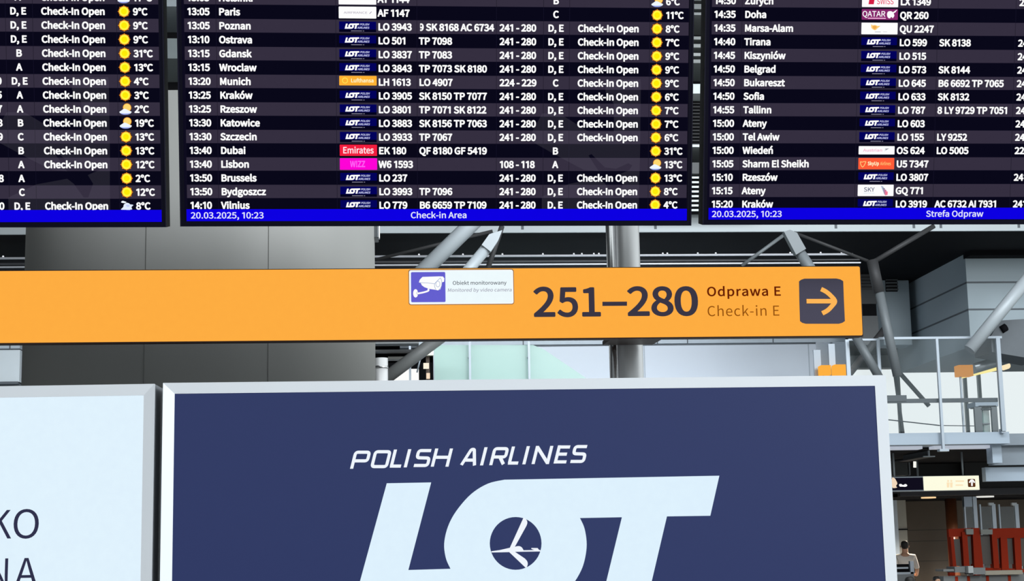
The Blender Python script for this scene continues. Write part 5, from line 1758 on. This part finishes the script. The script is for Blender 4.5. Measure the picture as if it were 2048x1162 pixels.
# pillars, frames, cabins at floor level
m = MB()
a, b = at(1795.5, 1080, 39), at(1811, 1002, 39)
m.box(a.x, b.x, 39, 39.8, 0, b.z + 0.1, pbr('pillar_grey', (146, 146, 140), 0.6))
m.box(a.x - 0.16, a.x, 38.9, 39.5, 0, b.z + 0.1, PAINT)
z = at(1803, 1059, 39).z
m.box(a.x - 0.002, b.x + 0.01, 38.98, 39.8, z - 0.015, z + 0.015, DARK)
structure(m.build('pillar'))
m = MB()
c = at(1915, 1040, 38)
m.tube((c.x, 38.4, 0), (c.x, 38.4, hz0), 11.5 * 38 / FOCAL, pbr('pillar_brown', (112, 66, 42), 0.35, 0.2), n=28)
structure(m.build('pillar_round', smooth=True))

RED = pbr('orange_red_paint', (158, 40, 4), 0.6, 0, 0.08, 2.0, spec=0.15)
REDG = pbr('gate_panel_grey', (84, 76, 70), 0.5, 0, 0.12, 1.0)
SLATE = pbr('desk_grey', (116, 118, 118), 0.5, 0, 0.12, 1.0)
OY = 34.0
og = empty('orange_gate_frame', (at(1975, 1140, OY).x, OY, 0))
tag(og, 'dark orange frame of check-in gates with grey panels between its uprights', 'gate frame')
go = og.location


def gpart(name, quad, mat, d=0.12, y=0.0):
    pts = [at(*p, OY) - go for p in quad]
    o = MB()
    o.slab([[(p.x, p.z) for p in pts]], y, y + d, mat)
    return o.build(name, og)


gpart('top_beam', [(1897, 1058), (1942, 1056), (1942, 1072), (1898, 1074)], RED)
gpart('top_beam', [(1981, 1057), (2080, 1055), (2080, 1075), (1982, 1077)], RED)
for q in ([(1899, 1074), (1905, 1074), (1911, 1133), (1904, 1133)], [(1922, 1064), (1932, 1064), (1937, 1132), (1926, 1132)], [(1943, 1056), (1957, 1056), (1965, 1137), (1947, 1137)],
          [(1981, 1062), (1991, 1062), (1997, 1137), (1986, 1137)], [(1999, 1075), (2012, 1075), (2016, 1140), (2002, 1140)], [(2026, 1075), (2039, 1075), (2042, 1142), (2030, 1142)]):
    gpart('upright', q, RED, 0.2, -0.06)
for q in ([(1906, 1078), (1921, 1078), (1925, 1132), (1911, 1132)], [(1932, 1070), (1943, 1070), (1946, 1128), (1937, 1128)], [(1961, 1070), (1981, 1070), (1985, 1128), (1966, 1128)],
          [(1992, 1062), (1999, 1062), (2002, 1128), (1996, 1128)], [(2013, 1075), (2026, 1075), (2029, 1128), (2017, 1128)], [(2040, 1075), (2080, 1075), (2080, 1132), (2043, 1132)]):
    gpart('panel', q, REDG, 0.05, 0.05)
for q in ([(1928, 1058), (1943, 1058), (1943, 1069), (1929, 1069)], [(1957, 1059), (1981, 1059), (1981, 1069), (1958, 1069)]):
    gpart('monitor', q, pbr('gate_monitor', (132, 134, 128), 0.4), 0.1, -0.12)
gpart('bottom_beam', [(1899, 1133), (2080, 1139), (2080, 1146), (1899, 1140)], RED, 0.2, -0.02)
o = MB()
for px in (1905, 1956, 2010, 2060):
    x = at(px, 1140, OY).x - go.x
    o.box(x - 0.06, x + 0.06, 0.02, 0.14, 0.0, at(1956, 1138, OY).z, RED)
o.build('leg', og)
dk = empty('check_in_desk', (at(1965, 1150, 33).x, 33.2, 0))
tag(dk, 'row of grey desk tops and fronts below the orange gate frame', 'desk')
for nm, px0, px1, py0, py1, mat, y in (('desk_top', 1887, 1908, 1138, 1143, SLATE, 0), ('desk_top', 1910, 1930, 1133, 1145, SLATE, 0), ('desk_top', 1943, 1967, 1135, 1149, SLATE, -0.1), ('desk_top', 1970, 2045, 1140, 1150, pbr('desk_beige', (150, 142, 126), 0.5), 0),
                                       ('card_reader', 1932, 1941, 1132, 1146, pbr('reader_pale', (170, 172, 172), 0.4), -0.15)):
    o = MB()
    a, b = at(px0, py1, 33) - dk.location, at(px1, py0, 33) - dk.location
    o.box(a.x, b.x, y - 0.2, y + 0.3, a.z, b.z, mat)
    o.build(nm, dk)
o = MB()
a, b = at(1890, 1151, 33.1) - dk.location, at(2070, 1151, 33.1) - dk.location
o.box(a.x, b.x, 0.0, 0.35, 0, at(1965, 1151, 33.1).z - 0.0, SLATE)
for px in (1916, 1940, 1978, 2022):
    x = at(px, 1151, 33.1).x - dk.location.x
    o.box(x - 0.03, x + 0.03, -0.01, 0.0, 0, at(1965, 1152, 33.1).z, RED)
o.build('desk_front', dk)

for px0, px1, lab in ((1931, 1957, 'narrow glass cabin nearest the round brown pillar'), (1962, 1994, 'middle glass cabin above the orange frame'), (2000, 2040, 'glass cabin at the right edge above the orange frame')):
    cb = empty('glass_cabin', (at((px0 + px1) / 2, 1055, 35.4).x, 35.4, 0))
    tag(cb, lab, 'glass cabin', 'glass cabins behind the orange frame')
    p0, p1 = at(px0, 1056, 35.4) - cb.location, at(px1, 1056, 35.4) - cb.location
    zt_ = at(px1, 1008 if px0 > 1940 else 993, 35.4).z
    for xa, xb_, nm in ((p0.x, p0.x + 0.03, 'corner_post'), (p1.x - 0.085, p1.x, 'corner_post')):
        o = MB()
        o.box(xa, xb_, 0, 0.08, 0, zt_, RAILG)
        o.build(nm, cb)
    o = MB()
    o.box(p0.x, p1.x, 0.02, 0.035, 0, zt_ - 0.05, glass('cabin_pane', (120, 130, 134), 0.3))
    o.build('glass_pane', cb)
    o = MB()
    if px0 < 1940:
        o.box(p0.x, p0.x + 0.18, -0.02, 0.1, zt_ - 0.22, zt_, PAINT)
    else:
        o.box(p1.x - 0.15, p1.x - 0.04, -0.02, 0.06, zt_ - 0.03, zt_ + 0.03, pbr('cabin_bracket', (196, 204, 208), 0.4))
    o.build('head_fitting', cb)


# ------------------------------------------------------------------ people
SKIN = pbr('skin', (196, 150, 122), 0.55, 0, 0.06, 8.0)
HAIR = pbr('dark_hair', (20, 17, 16), 0.6, 0, 0.2, 30.0)
SHIRT = pbr('white_shirt', (232, 224, 214), 0.7, 0, 0.05, 10.0)
TROUSER = pbr('dark_trousers', (34, 34, 42), 0.8, 0, 0.1, 10.0)
COAT = pbr('black_coat', (24, 23, 26), 0.8, 0, 0.1, 10.0)


def skinned(name, verts, edges, radii, mat, parent, root=0, sub=2):
    me = bpy.data.meshes.new(name)
    me.from_pydata(verts, edges, [])
    o = bpy.data.objects.new(name, me)
    COL.objects.link(o)
    if parent:
        o.parent = parent
    me.materials.append(mat)
    sk = o.modifiers.new('skin', 'SKIN')
    for i, r in enumerate(radii):
        d = me.skin_vertices[0].data[i]
        d.radius = r if isinstance(r, tuple) else (r, r)
        d.use_root = (i == root)
    s = o.modifiers.new('smooth', 'SUBSURF')
    s.levels = s.render_levels = sub
    sk.use_smooth_shade = True
    return o


def person(loc, turn, scale, sitting, top_mat, label):
    """Figure 1.78 m tall before scaling, facing -Y (towards the camera) before the turn."""
    root = empty('person', loc)
    root.rotation_euler = (0, 0, turn)
    root.scale = (scale,) * 3
    tag(root, label, 'person')
    dz = -0.45 if sitting else 0.0
    V, E, R = [], [], []

    def chain(pts, start=None):
        prev = start
        for p, r in pts:
            V.append(p)
            R.append(r)
            if prev is not None:
                E.append((prev, len(V) - 1))
            prev = len(V) - 1
        return prev
    chain([((0, 0, 0.96 + dz), (0.155, 0.11))])
    chest = chain([((0, 0.0, 1.12 + dz), (0.14, 0.10)), ((0, 0.01, 1.30 + dz), (0.17, 0.115)), ((0, 0.0, 1.42 + dz), (0.13, 0.09))], 0)
    chain([((0, 0.0, 1.50 + dz), 0.058), ((0, -0.01, 1.56 + dz), 0.066), ((0, -0.018, 1.64 + dz), (0.078, 0.094)), ((0, -0.012, 1.72 + dz), (0.070, 0.084))], chest)
    for s in (-1, 1):
        sh = chain([((0.17 * s, 0.0, 1.41 + dz), 0.058)], chest)
        if sitting:
            wr = chain([((0.22 * s, -0.02, 1.14 + dz), 0.044), ((0.18 * s, -0.22, 1.02 + dz), 0.032), ((0.15 * s, -0.30, 1.00 + dz), 0.03)], sh)
        else:
            wr = chain([((0.24 * s, 0.03, 1.14), 0.044), ((0.23 * s, -0.14, 1.02), 0.034), ((0.20 * s, -0.24, 1.03), 0.03)], sh)
        wp = Vector(V[wr])
        for k, (fx, fl) in enumerate(((-0.03, 0.075), (-0.010, 0.088), (0.010, 0.082), (0.03, 0.066))):
            chain([(tuple(wp + Vector((fx * 0.7, -0.03, 0))), 0.011), (tuple(wp + Vector((fx, -0.03 - fl * 0.55, -0.006))), 0.009), (tuple(wp + Vector((fx, -0.03 - fl, -0.03))), 0.008)], wr)
        chain([(tuple(wp + Vector((-0.038 * s, -0.02, 0.0))), 0.011), (tuple(wp + Vector((-0.055 * s, -0.055, -0.01))), 0.009)], wr)
        if sitting:
            chain([((0.10 * s, -0.06, 0.50), 0.095), ((0.12 * s, -0.42, 0.50), 0.062), ((0.12 * s, -0.42, 0.27), 0.058), ((0.12 * s, -0.40, 0.075), 0.04), ((0.125 * s, -0.52, 0.035), (0.04, 0.03))], 0)
        else:
            chain([((0.10 * s, 0.0, 0.86), 0.095), ((0.105 * s, -0.01, 0.50), 0.062), ((0.105 * s, 0.01, 0.30), 0.058), ((0.105 * s, 0.02, 0.08), 0.04), ((0.115 * s, -0.12, 0.035), (0.04, 0.03))], 0)
    body = skinned('body', V, E, R, SKIN, root, 0)
    V, E, R = [], [], []
    chain([((0, 0, 0.94 + dz), (0.172, 0.125))])
    ch2 = chain([((0, 0.0, 1.12 + dz), (0.160, 0.120)), ((0, 0.01, 1.30 + dz), (0.190, 0.132)), ((0, 0.0, 1.43 + dz), (0.145, 0.105)), ((0, 0.004, 1.50 + dz), 0.080)], 0)
    for s in (-1, 1):
        sh = chain([((0.175 * s, 0.0, 1.415 + dz), 0.072)], ch2 - 1)
        if sitting:
            chain([((0.222 * s, -0.02, 1.14 + dz), 0.058), ((0.185 * s, -0.20, 1.03 + dz), 0.046)], sh)
        else:
            chain([((0.225 * s, 0.02, 1.22), 0.060), ((0.242 * s, 0.028, 1.14), 0.060)], sh)
    skinned('shirt' if top_mat is SHIRT else 'coat', V, E, R, top_mat, root, 0)
    V, E, R = [], [], []
    chain([((0, 0, 0.95 + dz), (0.165, 0.122))])
    for s in (-1, 1):
        if sitting:
            chain([((0.10 * s, -0.06, 0.50), 0.108), ((0.12 * s, -0.42, 0.50), 0.076), ((0.12 * s, -0.42, 0.27), 0.072), ((0.12 * s, -0.41, 0.10), 0.062)], 0)
        else:
            chain([((0.10 * s, 0.0, 0.84), 0.108), ((0.105 * s, -0.01, 0.50), 0.078), ((0.105 * s, 0.01, 0.12), 0.066)], 0)
    skinned('trousers', V, E, R, TROUSER, root, 0)
    V, E, R = [], [], []
    chain([((0, 0.030, 1.575 + dz), (0.070, 0.062)), ((0, 0.026, 1.66 + dz), (0.092, 0.094)), ((0, 0.012, 1.735 + dz), (0.086, 0.096)), ((0, 0.006, 1.765 + dz), (0.05, 0.06))])
    skinned('hair', V, E, R, HAIR, root, 0)
    # face and ears
    f = MB()
    hzc = 1.64 + dz
    for s in (-1, 1):
        f.tube((0.03 * s, -0.112, hzc + 0.012), (0.03 * s, -0.122, hzc + 0.012), 0.012, HAIR, r1=0.006, n=10)
    f.build('eyes', root, smooth=True)
    f = MB()
    f.tube((0, -0.105, hzc + 0.01), (0, -0.140, hzc - 0.026), 0.010, SKIN, r1=0.016, n=10)
    f.build('nose', root, smooth=True)
    f = MB()
    f.tube((-0.024, -0.112, hzc - 0.052), (0.024, -0.112, hzc - 0.052), 0.007, pbr('lips', (160, 92, 84), 0.5), n=10)
    f.build('mouth', root, smooth=True)
    for s in (-1, 1):
        f = MB()
        f.tube((0.088 * s, -0.012, hzc - 0.022), (0.092 * s, -0.008, hzc + 0.02), 0.009, SKIN, r1=0.012, n=10)
        f.build('ear', root, smooth=True)
    return root


p = at(1808.5, 1077, 36)
person((p.x, 36.0, 0), math.pi - 0.25, p.z / 1.815, False, SHIRT, 'person in a white shirt seen from behind beside the grey pillar')
p = at(1818, 1147, 24)
person((p.x, 24.0, 0), math.pi, p.z / 1.365, True, COAT, 'dark-haired person in black at the bottom edge next to the navy light box, from behind')
p = at(1873, 1148.5, 32)
person((p.x, 32.0, 0), 0.3, p.z / 1.365, True, COAT, 'dark-haired person facing us, only the head top showing at the bottom edge')

# counter with a raised grey frame in front of the white shirt
kd = empty('service_counter', (at(1812, 1150, 35).x, 35.0, 0))
tag(kd, 'pale grey counter frame with a dark opening in front of the white shirt', 'counter')
ko = kd.location
for nm, px0, px1, py0, py1, mat in (('top_rail', 1788, 1817, 1134, 1138, RAILG), ('side_rail', 1822, 1828, 1122, 1148, RAILG), ('lower_rail', 1788, 1828, 1144, 1149, RAILG), ('dark_opening', 1788, 1824, 1128, 1146, DARK)):
    o = MB()
    a, b = at(px0, py1, 35) - ko, at(px1, py0, 35) - ko
    d = 0.02 if nm != 'dark_opening' else 0.12
    o.box(a.x, b.x, d, d + 0.1, a.z, b.z, mat)
    o.build(nm, kd)
o = MB()
a, b = at(1788, 1149, 35) - ko, at(1828, 1149, 35) - ko
o.box(a.x, b.x, 0.0, 0.3, 0, a.z, TUBED)
o.build('front', kd)
